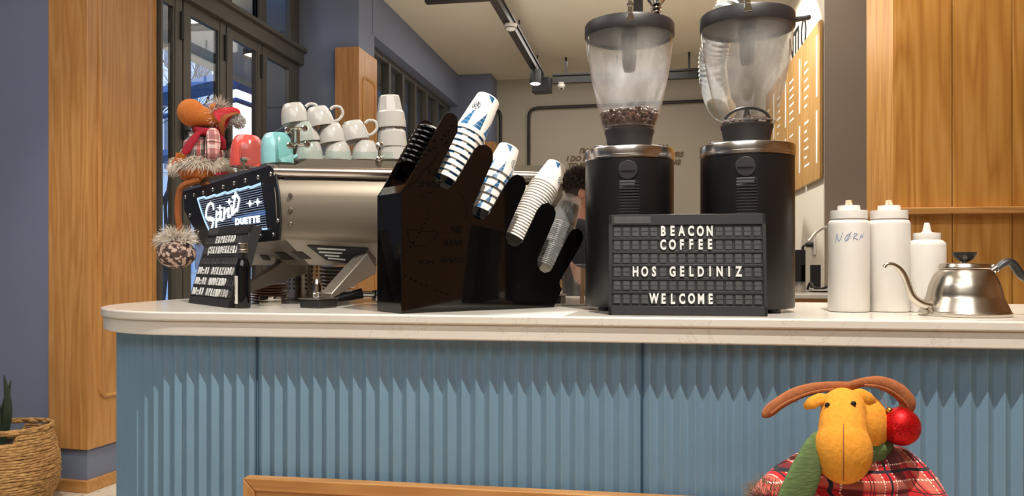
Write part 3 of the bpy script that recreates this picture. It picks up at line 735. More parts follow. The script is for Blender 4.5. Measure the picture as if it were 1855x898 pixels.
dim.build('glow_field', m_litd, lg, world=True)
st = MB(); nst = 19
for k in range(1, nst):
    t = k/nst
    a = (160+ (300-160)*max(0, t-.02)*1.0, 340+(712-340)*t) ; c = (803+62*t, 188+(640-188)*t)
    band(st, [a, c], 4.2*px2m, .0019, th=.0006)
st.build('glow_stripes', m_lits, lg, world=True)
ed = MB(); band(ed, [(160, 338), (190, 440), (232, 560), (300, 706)], 20*px2m, .0022)
band(ed, [(158, 338), (225, 318), (250, 330), (330, 298), (352, 306), (440, 270), (462, 280), (560, 240), (585, 244), (680, 214), (700, 222), (798, 184)], 24*px2m, .0022)
band(ed, [(738, 655), (775, 650), (800, 634), (825, 645), (864, 640)], 16*px2m, .0022)
ed.build('glow_border', m_litb, lg, world=True)
lt = MB(); sw = 27*px2m
for s_ in ([(322, 440), (314, 395), (290, 378), (262, 405), (245, 465), (244, 520), (268, 548), (308, 552), (318, 578), (300, 640), (280, 690)],
           [(250, 535), (290, 528), (326, 545)], [(352, 462), (348, 540), (346, 636)], [(350, 500), (384, 470), (392, 505), (376, 545), (352, 560)], [(398, 462), (392, 548), (412, 552)],
           [(432, 428), (426, 545)], [(428, 500), (455, 450), (478, 432)], [(478, 430), (468, 520), (492, 510)], [(500, 405), (512, 500), (545, 268), (520, 470)], [(512, 322), (556, 300), (582, 338)], [(582, 338), (560, 460)], [(527, 480), (556, 440)]):
    band(lt, s_, sw, .0026)
for (x, y, r) in ((385, 428, 34), (480, 366, 34), (690, 384, 36), (768, 368, 40)):
    pts = []
    for k in range(8):
        a = pi/2+k*pi/4; rr = r if k % 2 == 0 else r*.3; pts.append(onS(*cr(x+rr*cos(a)*1.15, y-rr*sin(a)), .0026))
    lt.prism(pts, nS*.0014)
q0 = onS(*cr(515, 578), .0027); q1 = onS(*cr(812, 538), .0027); xd = (q1-q0).normalized(); yd = nS.cross(xd)
w0 = (q1-q0).length
text_into(lt, 'DUETTE', .024, frame((q0+q1)/2, xd, yd, nS), extrude=.0008, bold=.0012, sx=w0/.117, space=1.15)
lt.build('logo_lettering', m_litw, lg, world=True)
# rear panel: rolled top rail and a gently bent brushed sheet
zt = 1.452
prof = [(-.07, zt+.002), (-.02, zt+.003), (-.014, zt-.004), (-.012, zt-.030), (.002, zt-.040), (.0075, zt-.08), (.0085, zt-.115), (.006, zt-.150), (.001, zt-.176), (-.008, zt-.194), (-.02, zt-.200)]
bl = .78
def backpt(o, z, s): p = mC+dB*s+nB*o; return Vector((p.x, p.y, z))
rp = MB(); n = len(prof); vs = []
for o, z in prof:
    p = mC+dS*(.004+.026*max(0, min(1, (z-1.25)/.2)))+nB*(o-.004); vs.append(Vector((p.x, p.y, z)))
vs += [backpt(o-.004, z-(.012 if z < 1.30 else 0), bl) for o, z in prof]
rp.add(vs, [(i, i+1, n+i+1, n+i) for i in range(n-1)])
rp.build('rear_panel', m_panst, em, world=True, sharp=60)
tr0 = mC+dS*.026; tr0 = Vector((tr0.x, tr0.y, zt-.014)); tr1 = backpt(0, zt-.014, bl)
MB().tube([tr0-nB*.010, tr1-nB*.010], .0165, 20).build('top_rail', M('polished_rail', S(205, 196, 190), .22, 1.0, var=.03), em, world=True)
for (x, y) in ((526, 353), (526, 380), (526, 405.5)):
    c = hit(x, y, mC+nB*-.004, nB)
    MB().lathe([(.0058, -.002), (.0058, .002), (.004, .0045), (0, .0045)], 14, T=align_z(c, nB)).build('screw', m_chrome, em, world=True)
# body, undertray, top tray
def plan(i0, i1, s0, s1, z): return [Vector((*(mC+dS*a+dB*c_).xy, z)) for a, c_ in ((i0, s0), (i1, s0), (i1, s1), (i0, s1))]
MB().prism(plan(.03, .60, .026, bl, 1.262), (0, 0, .175)).build('body', m_mpan, em, world=True)
ut = MB(); a = plan(.015, .56, .02, bl, 1.262); b_ = plan(.10, .50, .13, bl-.1, 1.188)
ut.add(a+b_, [(0, 1, 2, 3), (4, 7, 6, 5), (0, 4, 5, 1), (1, 5, 6, 2), (2, 6, 7, 3), (3, 7, 4, 0)])
m_under = M('grey_undertray', S(150, 142, 132), .35, .7, var=.05, scale=20)
uo = ut.build('undertray', m_under, em, world=True, bevel=.002)
# openings and rating plate on the undertray faces
def face_patch(quad, pts, mat, name, par, off=.0012, th=.001):
    A, B, C, D = [Vector(q) for q in quad]; nn = (B-A).cross(D-A).normalized()
    if nn.dot(CAM-A) < 0: nn = -nn
    P = [hit(x, y, A+nn*off, nn) for x, y in pts]
    return MB().prism(P, nn*th).build(name, mat, par, world=True)
m_hole = M('dark_opening', S(38, 32, 28), .6)
qs = (a[0], a[1], b_[1], b_[0]); qb = (a[0], a[3], b_[3], b_[0])
for pts in ([(470.5, 462), (484, 463), (490, 471), (477, 470)], [(498, 457.5), (514, 457), (533, 470), (515, 470.5)], [(527, 456), (548, 456.5), (563, 468.5), (546, 469)]):
    face_patch(qs if pts[0][0] < 499 else qb, pts, m_hole, 'vent_opening', uo)
face_patch(qb, [(556, 444.5), (668, 450), (662, 456), (632, 477), (590, 470.5)], m_mpan, 'rating_plate', uo, .002)
lines = [[(575, 448.5), (626, 451)], [(578, 455), (620, 457)], [(588, 461), (615, 462.5)], [(594, 466), (626, 469)]]
for (p_, q_) in lines:
    face_patch(qb, [p_, q_, (q_[0], q_[1]+2.6), (p_[0], p_[1]+2.6)], m_wlet, 'plate_print', uo, .0032, .0005)
# top cup tray with raised steel rim
tt = MB().prism(plan(.02, .60, .01, bl, 1.437), (0, 0, .018)); tt.build('cup_tray', m_panst, em, world=True)
rimz = 1.476
rm = MB()
P = [backpt(-.045, 1.452, .03), backpt(-.045, rimz, .075), backpt(-.045, rimz, bl-.02), backpt(-.045, 1.452, bl-.02)]; rm.prism(P, -nB*.004)
rm.build('tray_rim', m_panst, em, world=True)
MB().prism([onS(331, 344, .001)+Zv*.002, onS(484, 298, .001)+Zv*.002, onS(484, 298, .001)-Zv*.006, onS(331, 344, .001)-Zv*.006], -nS*.03).build('side_rail', m_chrome, em, world=True)
# legs: folded steel struts with rubber feet
def leg(foot, top, wid, label_dir):
    f = Vector(foot); t_ = Vector(top); d = (t_-f); up = Vector((0, 0, 1)); side = d.cross(up).normalized()*wid
    mb = MB()
    h0, h1 = .014, .085
    mb.add([f-side, f+side, f+side+up*h0, f-side+up*h0, t_-side, t_+side, t_+side+up*h1, t_-side+up*h1], [(0, 1, 2, 3), (4, 7, 6, 5), (0, 4, 5, 1), (1, 5, 6, 2), (2, 6, 7, 3), (3, 7, 4, 0)])
    lo = mb.build('leg', m_under, em, world=True, bevel=.003)
    g_ = f-d.normalized()*.028; g_.z = CT
    T = frame(g_, d.xy.to_3d().normalized(), Vector((0, 0, 1)).cross(d.xy.to_3d().normalized()), (0, 0, 1))
    MB().box((-.034, -.034, .0), (.034, .034, .022), T=T).build('rubber_foot', m_black, lo, world=True, bevel=.004)
    MB().box((-.036, -.036, .022), (.036, .036, .025), T=T).build('foot_plate', m_steel, lo, world=True)
    MB().lathe([(.014, .025), (.0145, .036), (.0125, .038), (.0135, .05), (.011, .064), (.006, .074), (0, .076)], 20, T=T @ TR(-.012, -.006, 0)).build('chrome_bolt', m_chrome, lo, world=True)
f1 = onz(590, 556, CT); f1.z = CT+.022
tp = W(672, 448, 2.24); tp.z = 1.165; leg(f1, tp, .02, 0)
f2 = onz(428, 550.5, CT); f2.z = CT+.022; t2 = W(552, 478, 2.36); t2.z = 1.165; leg(f2, t2, .02, 0)
f3 = mC+dS*.02+dB*.74; f3 = Vector((f3.x, f3.y, CT+.022)); t3 = mC+dS*.1+dB*.55; leg(f3, Vector((t3.x, t3.y, 1.165)), .02, 0)
# glass guard and its chrome clamps
m_guard = clear('greenish_guard_glass', (.90, .97, .95, 1), rough=.01, fres=1.5)
def onSb(px, py): return hit(px, py, mC-nS*.05, nS)
MB().prism([onSb(*q) for q in ((470, 252), (529, 221), (536, 268), (532, 276), (484, 296), (478, 291))], -nS*.004).build('side_guard', m_guard, em, world=True)
MB().prism([onSb(*q) for q in ((404, 274), (468, 252), (478, 292), (410, 312))], -nS*.004).build('side_guard', m_guard, em, world=True)
bk = MB(); pl = mC-nB*.055
P = [hit(x, y, pl, nB) for x, y in ((541, 220), (560, 220), (575, 273), (712, 276), (712, 292), (545, 292))]
bk.prism(P, -nB*.004).build('rear_guard', m_guard, em, world=True)
cl = MB()
c1 = [hit(x, y, mC-nB*.045, nB) for x, y in ((529, 233), (552, 233), (540, 235), (540, 262), (535, 264), (556, 262))]
for x, y in ((552, 233), (556, 262), (521, 236), (525, 264)):
    P = hit(x, y, mC-nB*.045, nB); cl.lathe([(.0085, -.004), (.0085, .008), (.006, .0105), (0, .011)], 18, T=align_z(P, nB))
for (q0, q1) in (((530, 229), (530, 268)), ((530, 233), (552, 233)), ((540, 262), (556, 262)), ((540, 233), (540, 262)), ((521, 236), (532, 233)), ((525, 264), (536, 262))):
    A = hit(*q0, mC-nB*.05, nB); B = hit(*q1, mC-nB*.05, nB); cl.tube([A, B], .0048, 8)
cl.build('corner_clamp', m_chrome, em, world=True)
for x, y in ((442, 290), (480, 276)):
    P = onSb(x, y); q = Vector((P.x, P.y, 1.445)); MB().lathe([(.0085, -.006), (.0085, .009), (0, .011)], 16, T=align_z(P, nS)).tube([q, P], .0035, 8).build('glass_clamp', m_chrome, em, world=True)
P = hit(687, 265, mC-nB*.042, nB); q = Vector((P.x, P.y, 1.452)); rt = hit(687, 288, mC-nB*.042, nB)
MB().tube([q, P], .0045, 10).lathe([(.0, -.012), (.0105, -.009), (.0105, .009), (.0, .012)], 20, T=align_z(P, nB)).ball(rt, .0095).build('guard_post', m_chrome, em, world=True)

# ================================================================== CUPS ON THE MACHINE (upside down, leaning)
ztop = 1.4555
def cup_mesh(mat, r0=.0405, r1=.026, h=.058, seg=40):
    # upside down: rim below at z = 0, foot on top
    prof = [(r0-.004, .001), (r0-.0012, -.0004), (r0, .001), (r0*.99, .010), (r0*.95, .024), (r0*.86, .040), (r0*.74, .052), (r1+.001, h-.0025), (r1, h), (r1-.003, h), (r1-.004, h-.003), (0, h-.003)]
    return MB().lathe(prof, seg)
def cup_handle(r0):
    pts = smooth_path([(r0*.9, 0, .046), (r0+.008, 0, .053), (r0+.026, 0, .047), (r0+.028, 0, .027), (r0+.012, 0, .012), (r0*.97, 0, .011)], 4)
    return MB().tube(pts, .0045, 10, flat=.8, up=(0, 1, 0))
def cup_at(name, label, cat, px, py, Y, mat, k=1.0, lean=0.0, hand=.3, group=None, handle=True, proto=None):
    p = W(px, py, Y)
    if proto is not None:
        t = copy_tree(proto); t['label'] = label
    else:
        t = thing(name, label, cat, (0, 0, 0)); cup_mesh(mat).build('cup_body', mat, t)
        if handle: cup_handle(.0405).build('handle', mat, t)
    t.location = p; t.scale = (k, k, k); t.rotation_euler = (0, lean, TH+hand)
    if group: t['group'] = group
    return t
gC = 'white espresso cups on the machine'
rows = [(561, 291, 2.30, 0, .15, 'left column, bottom'), (612, 291, 2.32, 0, .1, 'middle column, bottom'), (662, 291, 2.34, 0, .1, 'right column, bottom'),
        (556, 258, 2.30, -.16, .25, 'left column, second layer'), (603, 260, 2.32, -.14, .15, 'middle column, second layer'), (645, 255, 2.34, -.2, .15, 'right column, top'),
        (536, 224, 2.30, -.17, .3, 'left column, topmost'), (582, 230, 2.31, -.2, .2, 'middle column, topmost')]
proto = None
for (px, py, Y, ln, hd_, wh) in rows:
    t = cup_at('espresso_cup', 'white handled espresso cup upside down on the machine, %s of the pile' % wh, 'cup', px, py, Y, m_porc, .98, ln, hd_, gC, proto=proto)
    if proto is None: proto = t
# faceted white tumblers
def tumbler():
    n = 9; mb = MB()
    prof = [(.0435, .0), (.0455, .001), (.0455, .012), (.0440, .028), (.0425, .046)]
    mb.lathe(prof, 54, cap=False)
    vs = []; seg = 54
    def rad(a, top):
        k = 2*pi/n; d = ((a+k/2) % k)-k/2
        flat = .0405*cos(k/2)/cos(d) if not top else .0315*cos(k/2)/cos(d)
        return flat
    for j, z in enumerate((.046, .052, .094, .098)):
        for i in range(seg):
            a = 2*pi*i/seg; t = (z-.046)/.052
            r = rad(a, False)*(1-t)+rad(a, True)*t
            if j == 0: r = .0425
            if j == 3: r -= .002
            vs.append((r*cos(a), r*sin(a), z))
    fs = [(j*seg+i, j*seg+(i+1) % seg, (j+1)*seg+(i+1) % seg, (j+1)*seg+i) for j in range(3) for i in range(seg)]+[[3*seg+i for i in range(seg)]]
    mb.add(vs, fs); return mb
tum = tumbler().build('tumbler', m_porc, None, sharp=22)
for k, (px, py, ln, s) in enumerate(((712, 291, 0, .93), (711, 267, -.03, .95), (709, 232, -.07, .97))):
    o = tum if k == 0 else tum.copy()
    if k: COL.objects.link(o)
    o.location = W(px, py, 2.38); o.rotation_euler = (0, ln, .5+k*.2); o.scale = (s, s, s)
    tag(o, 'faceted white porcelain tumbler upside down beside the handled cups, %s of its stack' % ('bottom', 'middle', 'topmost')[k], 'cup', 'faceted tumblers on the machine')
m_aqua = M('aqua_glaze', S(150, 208, 212), .15, var=.06, scale=30, coat=.4)
m_coral = M('coral_glaze', S(226, 92, 84), .15, var=.06, scale=30, coat=.4)
def mug(label, px, py, Y, mat, k, lean, hand=2.6, inner=None):
    p = W(px, py, Y); t = thing('mug', label, 'mug', p); t.rotation_euler = (0, lean, hand)
    r0 = .046*k; h = .088*k
    MB().lathe([(r0-.004, .001), (r0, 0), (r0*1.01, .01), (r0*.98, h*.5), (r0*.88, h*.8), (r0*.72, h*.95), (r0*.6, h), (r0*.55, h-.002), (0, h-.003)], 44).build('mug_body', mat, t)
    pts = smooth_path([(r0*.95, 0, h*.75), (r0+.022, 0, h*.72), (r0+.026, 0, h*.4), (r0*.98, 0, h*.2)], 5)
    MB().tube(pts, .006, 10).build('handle', mat, t); return t
mug('glossy aqua mug upside down behind the glass guard of the machine', 503, 297, 2.26, m_aqua, .98, -.06, .5)
mug('glossy coral red mug upside down beside the plush moose and aqua mug', 447, 303, 2.42, m_coral, 1.08, .02, .6)
p = W(462, 272, 2.58)
tag(MB().lathe([(.030, -.19), (.045, -.18), (.062, -.02), (.064, 0), (.060, -.002), (.04, -.15), (0, -.16)], 40).build('white_bowl', m_porc), 'white bowl on the machine behind the coral mug, only its rim showing', 'bowl').location = (p.x, p.y, p.z)

# ================================================================== THINGS AROUND THE MACHINE FEET
p = onz(454, 555.6, CT)+R(0, -.06); p.z = CT
t = thing('syrup_bottle', 'small dark glass bottle with silver screw cap beside the ESPRESSO letter board', 'bottle', (p.x, p.y, CT))
k = 2.04/F
m_dglass = M('dark_liquid_glass', S(10, 11, 16), .08, spec=.6)
MB().lathe([(.017, 0), (.0192, .002), (.0195, .006), (.0195, .095), (.0185, .106), (.0150, .115), (.0128, .121), (.0120, .126)], 36).build('bottle_glass', m_dglass, t)
MB().lathe([(.0120, .126), (.0118, .142)], 28).build('bottle_neck', clear('clear_neck', (.8, .85, .85, 1), rough=.03), t)
MB().lathe([(.0138, .141), (.0142, .142), (.0142, .1465), (.0136, .148), (.0142, .1495), (.0142, .153), (.0137, .1545), (.0142, .156), (.0142, .163), (.013, .1645), (0, .1645)], 32).build('screw_cap', m_steel, t)
MB().lathe([(.0198, .012), (.0198, .082)], 14, cap=False, a0=radians(185), ang=radians(75)).build('paper_label', M('paper_label', S(225, 220, 210), .6), t)
mb = MB()
for (za, zb, da) in ((.02, .03, .5), (.036, .042, .4), (.047, .058, .45), (.066, .072, .3)):
    mb.lathe([(.0200, za), (.0200, zb)], 6, cap=False, a0=radians(215)-da/2, ang=da)
mb.build('label_print', m_matte, t)
p = onz(490, 553, CT)
t = thing('round_tin', 'low round silver tin with lid beside the small dark bottle', 'tin', (p.x, p.y, CT))
MB().lathe([(.027, 0), (.0285, .002), (.0285, .0145), (.028, .016)], 36).build('tin_body', m_steel, t)
MB().lathe([(.0292, .0145), (.0294, .0155), (.0294, .0235), (.028, .0252), (0, .0255)], 36).build('lid', m_chrome, t)
p = W(487, 547, 2.34)
m_wsauc = wood('small_brown_dish', S(120, 70, 30), S(160, 98, 48), S(184, 124, 68), axis=0)
so = None
for k in range(7):
    if so is None: so = MB().lathe([(.03, 0), (.034, .001), (.055, .0055), (.056, .0072), (.054, .0072), (.03, .003), (0, .003)], 40).build('wooden_saucer', m_wsauc); o = so
    else: o = so.copy(); COL.objects.link(o)
    o.location = (p.x+random.uniform(-.002, .002), p.y, CT+.0076*k); o.rotation_euler = (0, 0, k)
    tag(o, 'brown wooden saucer behind the round tin, %s of its stack' % ('lowest', 'second from bottom', 'third from bottom', 'middle one', 'third from top', 'second from top', 'topmost')[k], 'saucer', 'wooden saucers behind the tin')
# perforated steel cutlery cup
p = W(551, 540, 2.55)
mb = MB().lathe([(.0535, 0), (.0545, .001), (.0545, .122), (.0535, .1225), (.0525, .121), (.0525, .003), (0, .003)], 56)
cp_ = mb.build('cutlery_holder', m_steel); cp_.location = (p.x, p.y, CT)
tag(cp_, 'perforated stainless steel cylinder holder under the espresso machine', 'holder')
mb = MB(); 
for r in range(7):
    for c in range(18):
        a = 2*pi*c/18 + (0 if 1 else 0); z = .035+.0135*r
        mb.lathe([(.0035, 0), (.0035, .0006)], 10, T=TR(.0543*cos(a), .0543*sin(a), z) @ RZ(a) @ RY(pi/2))
mb.build('holes', m_matte, cp_)
psauc = None
for (px, n, Y, wh) in ((607, 9, 2.66, 'right of the perforated holder'), (534, 7, 2.74, 'left of the perforated holder')):
    p = W(px, 540, Y)
    for k in range(n):
        if psauc is None: psauc = MB().lathe([(.032, 0), (.034, .0015), (.062, .009), (.065, .0105), (.064, .0115), (.034, .004), (0, .004)], 48).build('porcelain_saucer', m_porc); o = psauc
        else: o = psauc.copy(); COL.objects.link(o)
        o.location = (p.x, p.y, CT+.0115*k)
        tag(o, 'white porcelain saucer in the stack %s, number %s from the bottom' % (wh, ('one', 'two', 'three', 'four', 'five', 'six', 'seven', 'eight', 'nine')[k]), 'saucer', 'porcelain saucers under the machine')
p = onz(625, 549, CT)
t = thing('portafilter', 'black handled portafilter lying on the counter beside the machine foot', 'portafilter', (p.x, p.y, CT), TH)
MB().tube([(-.03, 0, .012), (.02, .01, .022), (.045, .02, .028)], [.008, .013, .015], 14).build('handle', m_black, t)
MB().lathe([(.03, .004), (.032, .006), (.032, .034), (.029, .036), (.027, .03), (.027, .012), (0, .012)], 32, T=TR(.10, .05, 0)).tube([(.045, .02, .026), (.075, .036, .024)], .008, 10).build('basket', m_chrome, t)

# ================================================================== CUP DISPENSER
oc = onz(727, 568, CT); oe = onz(1015, 556.3, CT)
dX = (oe-oc); dX.z = 0; dX.normalize(); dN = Vector((dX.y, -dX.x, 0))
dN = dN if dN.dot(-oc) > 0 else -dN                 # towards the reader
TK = .118
def onO(px, py, d=0.0): return hit(px, py, oc+dN*d, dN)
poly = [(727, 568), (727, 348), (736, 334), (804.6, 208.6), (811.5, 204.5), (820, 205), (827.5, 211), (829.5, 222), (829, 238), (790, 316), (789, 328), (794, 338), (803, 343.5), (813, 343), (821, 336), (826, 328),
        (860, 270), (868, 263), (880, 262), (889, 268), (893, 277), (893, 290), (858, 371), (855, 383), (859, 392), (868, 397.5), (878, 396), (886, 387), (918, 331), (926, 320.5), (937, 316), (948, 320), (953, 331), (952, 342),
        (918, 419), (916.5, 431), (921, 441), (930, 446.5), (940, 445), (948, 436), (974, 381), (982, 370), (993, 367), (1003, 374), (1007, 385), (1005, 397), (974.5, 467), (973.5, 479), (979, 489.5), (988, 494.5), (998, 491), (1006, 478),
        (1029, 427), (1037, 416), (1046, 413.5), (1054, 419), (1057, 430), (1051, 446), (1012, 512), (1018, 524), (1003, 556.8)]
m_acr = m_gloss
org = thing('cup_dispenser', 'glossy black slotted cup dispenser holding four leaning cup stacks on the counter', 'cup dispenser', (oc.x, oc.y, CT))
def plate(off, name):
    P = [onO(x, y)-dN*off for x, y in poly]
    for q in P:
        if q.z < CT+.001: q.z = CT+.001
    return MB().prism(P, -dN*.004).build(name, m_acr, org, world=True)
plate(0, 'front_plate'); plate(TK, 'back_plate')
A = onO(727, 568); A.z = CT+.001; B = onO(727, 348)
MB().prism([A-dN*.004, B-dN*.004, B-dN*TK, A-dN*TK], dX*.004).build('end_plate', m_acr, org, world=True)
MB().prism([B-dN*.004, onO(737, 333)-dN*.004, onO(737, 333)-dN*TK, B-dN*TK], dX*.003).build('end_cap', m_acr, org, world=True)
def shelf(p, q):
    a, c = onO(*p), onO(*q); t_ = (c-a).normalized(); n_ = dN.cross(t_)
    MB().prism([a-dN*.004, c-dN*.004, c-dN*TK, a-dN*TK], n_*.003).build('shelf', m_acr, org, world=True)
for p, q in (((775, 348), (838, 380)), ((838, 398), (898, 424)), ((900, 448), (962, 480)), ((958, 498), (1010, 512))): shelf(p, q)
# reflection of a wall map, painted as dark marks on the front plate
m_maprefl = M('painted_reflection_mark', S(3, 3, 3), .9, spec=0.05)
et = MB()
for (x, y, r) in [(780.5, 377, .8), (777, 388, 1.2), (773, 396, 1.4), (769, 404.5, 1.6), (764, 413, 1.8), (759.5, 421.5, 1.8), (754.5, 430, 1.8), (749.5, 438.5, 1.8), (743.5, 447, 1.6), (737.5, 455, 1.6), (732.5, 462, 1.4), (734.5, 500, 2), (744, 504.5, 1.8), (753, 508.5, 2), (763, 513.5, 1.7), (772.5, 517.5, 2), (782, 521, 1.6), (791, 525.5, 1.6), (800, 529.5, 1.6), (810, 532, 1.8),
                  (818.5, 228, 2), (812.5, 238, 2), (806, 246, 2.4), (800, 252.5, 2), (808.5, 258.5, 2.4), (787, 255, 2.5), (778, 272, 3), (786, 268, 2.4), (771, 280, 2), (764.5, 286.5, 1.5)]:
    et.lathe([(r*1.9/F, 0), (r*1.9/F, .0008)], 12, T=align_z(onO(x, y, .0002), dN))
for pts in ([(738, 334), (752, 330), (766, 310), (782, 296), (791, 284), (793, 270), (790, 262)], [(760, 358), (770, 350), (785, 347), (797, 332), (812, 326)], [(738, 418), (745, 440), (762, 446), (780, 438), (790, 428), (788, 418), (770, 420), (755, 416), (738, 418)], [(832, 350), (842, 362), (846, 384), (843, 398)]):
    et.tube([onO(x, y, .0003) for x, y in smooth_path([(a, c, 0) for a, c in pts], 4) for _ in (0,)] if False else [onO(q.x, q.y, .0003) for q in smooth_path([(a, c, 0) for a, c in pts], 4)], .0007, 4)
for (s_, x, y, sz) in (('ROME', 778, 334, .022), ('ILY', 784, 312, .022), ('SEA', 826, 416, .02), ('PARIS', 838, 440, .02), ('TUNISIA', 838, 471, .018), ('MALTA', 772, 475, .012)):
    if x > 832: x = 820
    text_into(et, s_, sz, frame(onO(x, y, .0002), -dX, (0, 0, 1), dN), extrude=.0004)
et.build('painted_map_reflection', m_maprefl, org, world=True)

# ================================================================== PAPER CUPS
def cup_paper(name, blue=True, kind=0):
    m, nt, b = newmat(name); tc = node(nt, 'ShaderNodeTexCoord'); sx = node(nt, 'ShaderNodeSeparateXYZ'); nt.links.new(tc.outputs['Object'], sx.inputs[0])
    X, Y, Z = sx.outputs
    ang = mt(nt, 'ARCTAN2', Y, X); saw = mt(nt, 'FRACT', mt(nt, 'ADD', mt(nt, 'MULTIPLY', ang, 7/(2*pi)), 20.15)); idx = mt(nt, 'FLOOR', mt(nt, 'ADD', mt(nt, 'MULTIPLY', ang, 7/(2*pi)), 20.15))
    z = mt(nt, 'DIVIDE', Z, .105)
    lim = mt(nt, 'ADD', mt(nt, 'MULTIPLY', saw, .80), .46 if blue else 3.0)
    tri = mt(nt, 'MULTIPLY', mt(nt, 'GREATER_THAN', z, lim), mt(nt, 'LESS_THAN', z, .972))
    half = mt(nt, 'GREATER_THAN', mt(nt, 'MODULO', idx, 2), .5)
    stripe = mt(nt, 'GREATER_THAN', mt(nt, 'FRACT', mt(nt, 'MULTIPLY', z, 9)), .86)
    tri = mt(nt, 'MULTIPLY', tri, mt(nt, 'SUBTRACT', 1, mt(nt, 'MULTIPLY', stripe, .35)))
    # small triangles at the foot
    lim2 = mt(nt, 'SUBTRACT', .20, mt(nt, 'MULTIPLY', saw, .26))
    tri2 = mt(nt, 'MULTIPLY', mt(nt, 'LESS_THAN', z, lim2), mt(nt, 'MULTIPLY', half, mt(nt, 'GREATER_THAN', z, .03)))
    blu = mix(nt, mt(nt, 'MULTIPLY', half, .5), S(22, 104, 158), S(20, 62, 92))
    col = mix(nt, mt(nt, 'MAXIMUM', tri, tri2), S(236, 230, 222), blu)
    # round printed badge
    arc = mt(nt, 'MULTIPLY', ang, .034); dz = mt(nt, 'SUBTRACT', Z, .043)
    d2 = mt(nt, 'SQRT', mt(nt, 'ADD', mt(nt, 'MULTIPLY', arc, arc), mt(nt, 'MULTIPLY', dz, dz)))
    nz = node(nt, 'ShaderNodeTexNoise'); nz.inputs['Scale'].default_value = 330; nz.inputs['Detail'].default_value = 1; nt.links.new(tc.outputs['Object'], nz.inputs['Vector'])
    ring = mt(nt, 'MULTIPLY', mt(nt, 'LESS_THAN', d2, .0115), mt(nt, 'MAXIMUM', mt(nt, 'GREATER_THAN', nz.outputs['Fac'], .5), mt(nt, 'GREATER_THAN', d2, .0103)))
    col = mix(nt, ring, col, S(60, 68, 84))
    nt.links.new(col, b.inputs['Base Color']); b.inputs['Roughness'].default_value = .42; return m
m_cup = cup_paper('printed_paper_cup'); m_cup2 = cup_paper('plain_rim_paper_cup', False); m_clearcup = clear('clear_plastic_cup', (.97, .97, .97, 1), film=.085, filmcol=(.96, .95, .93, 1), rough=.04, fres=1.45)
m_clearrim = clear('clear_plastic_rim', (.95, .95, .95, 1), film=.28, filmcol=(.97, .96, .94, 1), rough=.05, fres=1.5)
def paper_mesh(rb, rt, h, mat, name, bead=.0016):
    prof = [(rb-.003, .004), (rb-.003, .0005), (rb-.0008, 0), (rb, .001), (rt-.001, h-.003), (rt+bead*.6, h-.0028), (rt+bead, h-.0012), (rt+bead*.5, h), (rt-.001, h-.0004), (rt-.0022, h-.004), (rb-.002, .006), (0, .006)]
    if mat is m_clearcup: prof = [(0, 0), (rb-.001, 0), (rb, .002), (rb+(rt-rb)*.5, h*.5), (rt-.0006, h-.004), (rt+bead, h-.003), (rt+bead, h)]
    mb = MB().lathe(prof, 44, cap=False)
    if mat is m_clearcup:
        mb.torus((0, 0, h-.0015), rt+.0004, .0017, 1, seg=40, ss=6); return mb.build(name, [mat, m_clearrim], sharp=50)
    return mb.build(name, mat, sharp=50)
ORD = ['topmost', 'second', 'third', 'fourth', 'fifth', 'sixth', 'seventh', 'eighth', 'ninth', 'tenth', 'eleventh', 'twelfth', 'thirteenth', 'fourteenth', 'fifteenth', 'sixteenth', 'seventeenth', 'eighteenth', 'nineteenth',
       'twentieth', 'twenty-first', 'twenty-second', 'twenty-third', 'twenty-fourth', 'twenty-fifth', 'twenty-sixth', 'twenty-seventh', 'twenty-eighth']
def stack(A, Rm, B, n, rb, rt, mat, name, cat, words, group, spin, dmid=-TK/2-.002):
    """A: lowest rim, Rm: rim of the top cup, B: foot of the top cup (photo pixels met with the middle plane of the dispenser)"""
    a, r_, b_ = onO(*A, dmid), onO(*Rm, dmid), onO(*B, dmid)
    d = (a-b_).normalized(); h = (r_-b_).length; pitch = ((a-b_).length-h)/max(1, n-1)
    first = None
    T = align_z((0, 0, 0), d, dN)
    for k in range(n):
        if first is None: first = paper_mesh(rb, rt, h, mat, name); o = first
        else: o = first.copy(); COL.objects.link(o)
        o.matrix_basis = TR(*(b_+d*pitch*k)) @ T @ RZ(spin+(0 if k == 0 else random.uniform(-.5, .5)))
        tag(o, words % (ORD[k] if k == 0 else ORD[k]+' from the top'), cat, group)
stack((806, 330), (851, 249), (884, 180), 9, .031, .0425, m_cup, 'paper_cup', 'paper cup', 'large white paper cup with blue triangles, %s in the leftmost leaning stack', 'paper cups in the leftmost stack', 1.0)
stack((871, 386), (903, 320), (922, 268), 6, .0275, .0385, m_cup, 'paper_cup', 'paper cup', 'medium white paper cup with blue triangles, %s in the second leaning stack', 'paper cups in the second stack', -.5)
stack((931, 436), (984, 338), (1008, 300), 22, .0275, .0385, m_cup2, 'paper_cup', 'paper cup', 'small white paper cup, %s in the third leaning stack', 'paper cups in the third stack', -.5)
stack((987, 484), (1020, 412), (1037, 358), 24, .027, .0385, m_clearcup, 'plastic_cup', 'plastic cup', 'clear plastic cup, %s in the rightmost leaning stack', 'clear cups in the rightmost stack', 0)
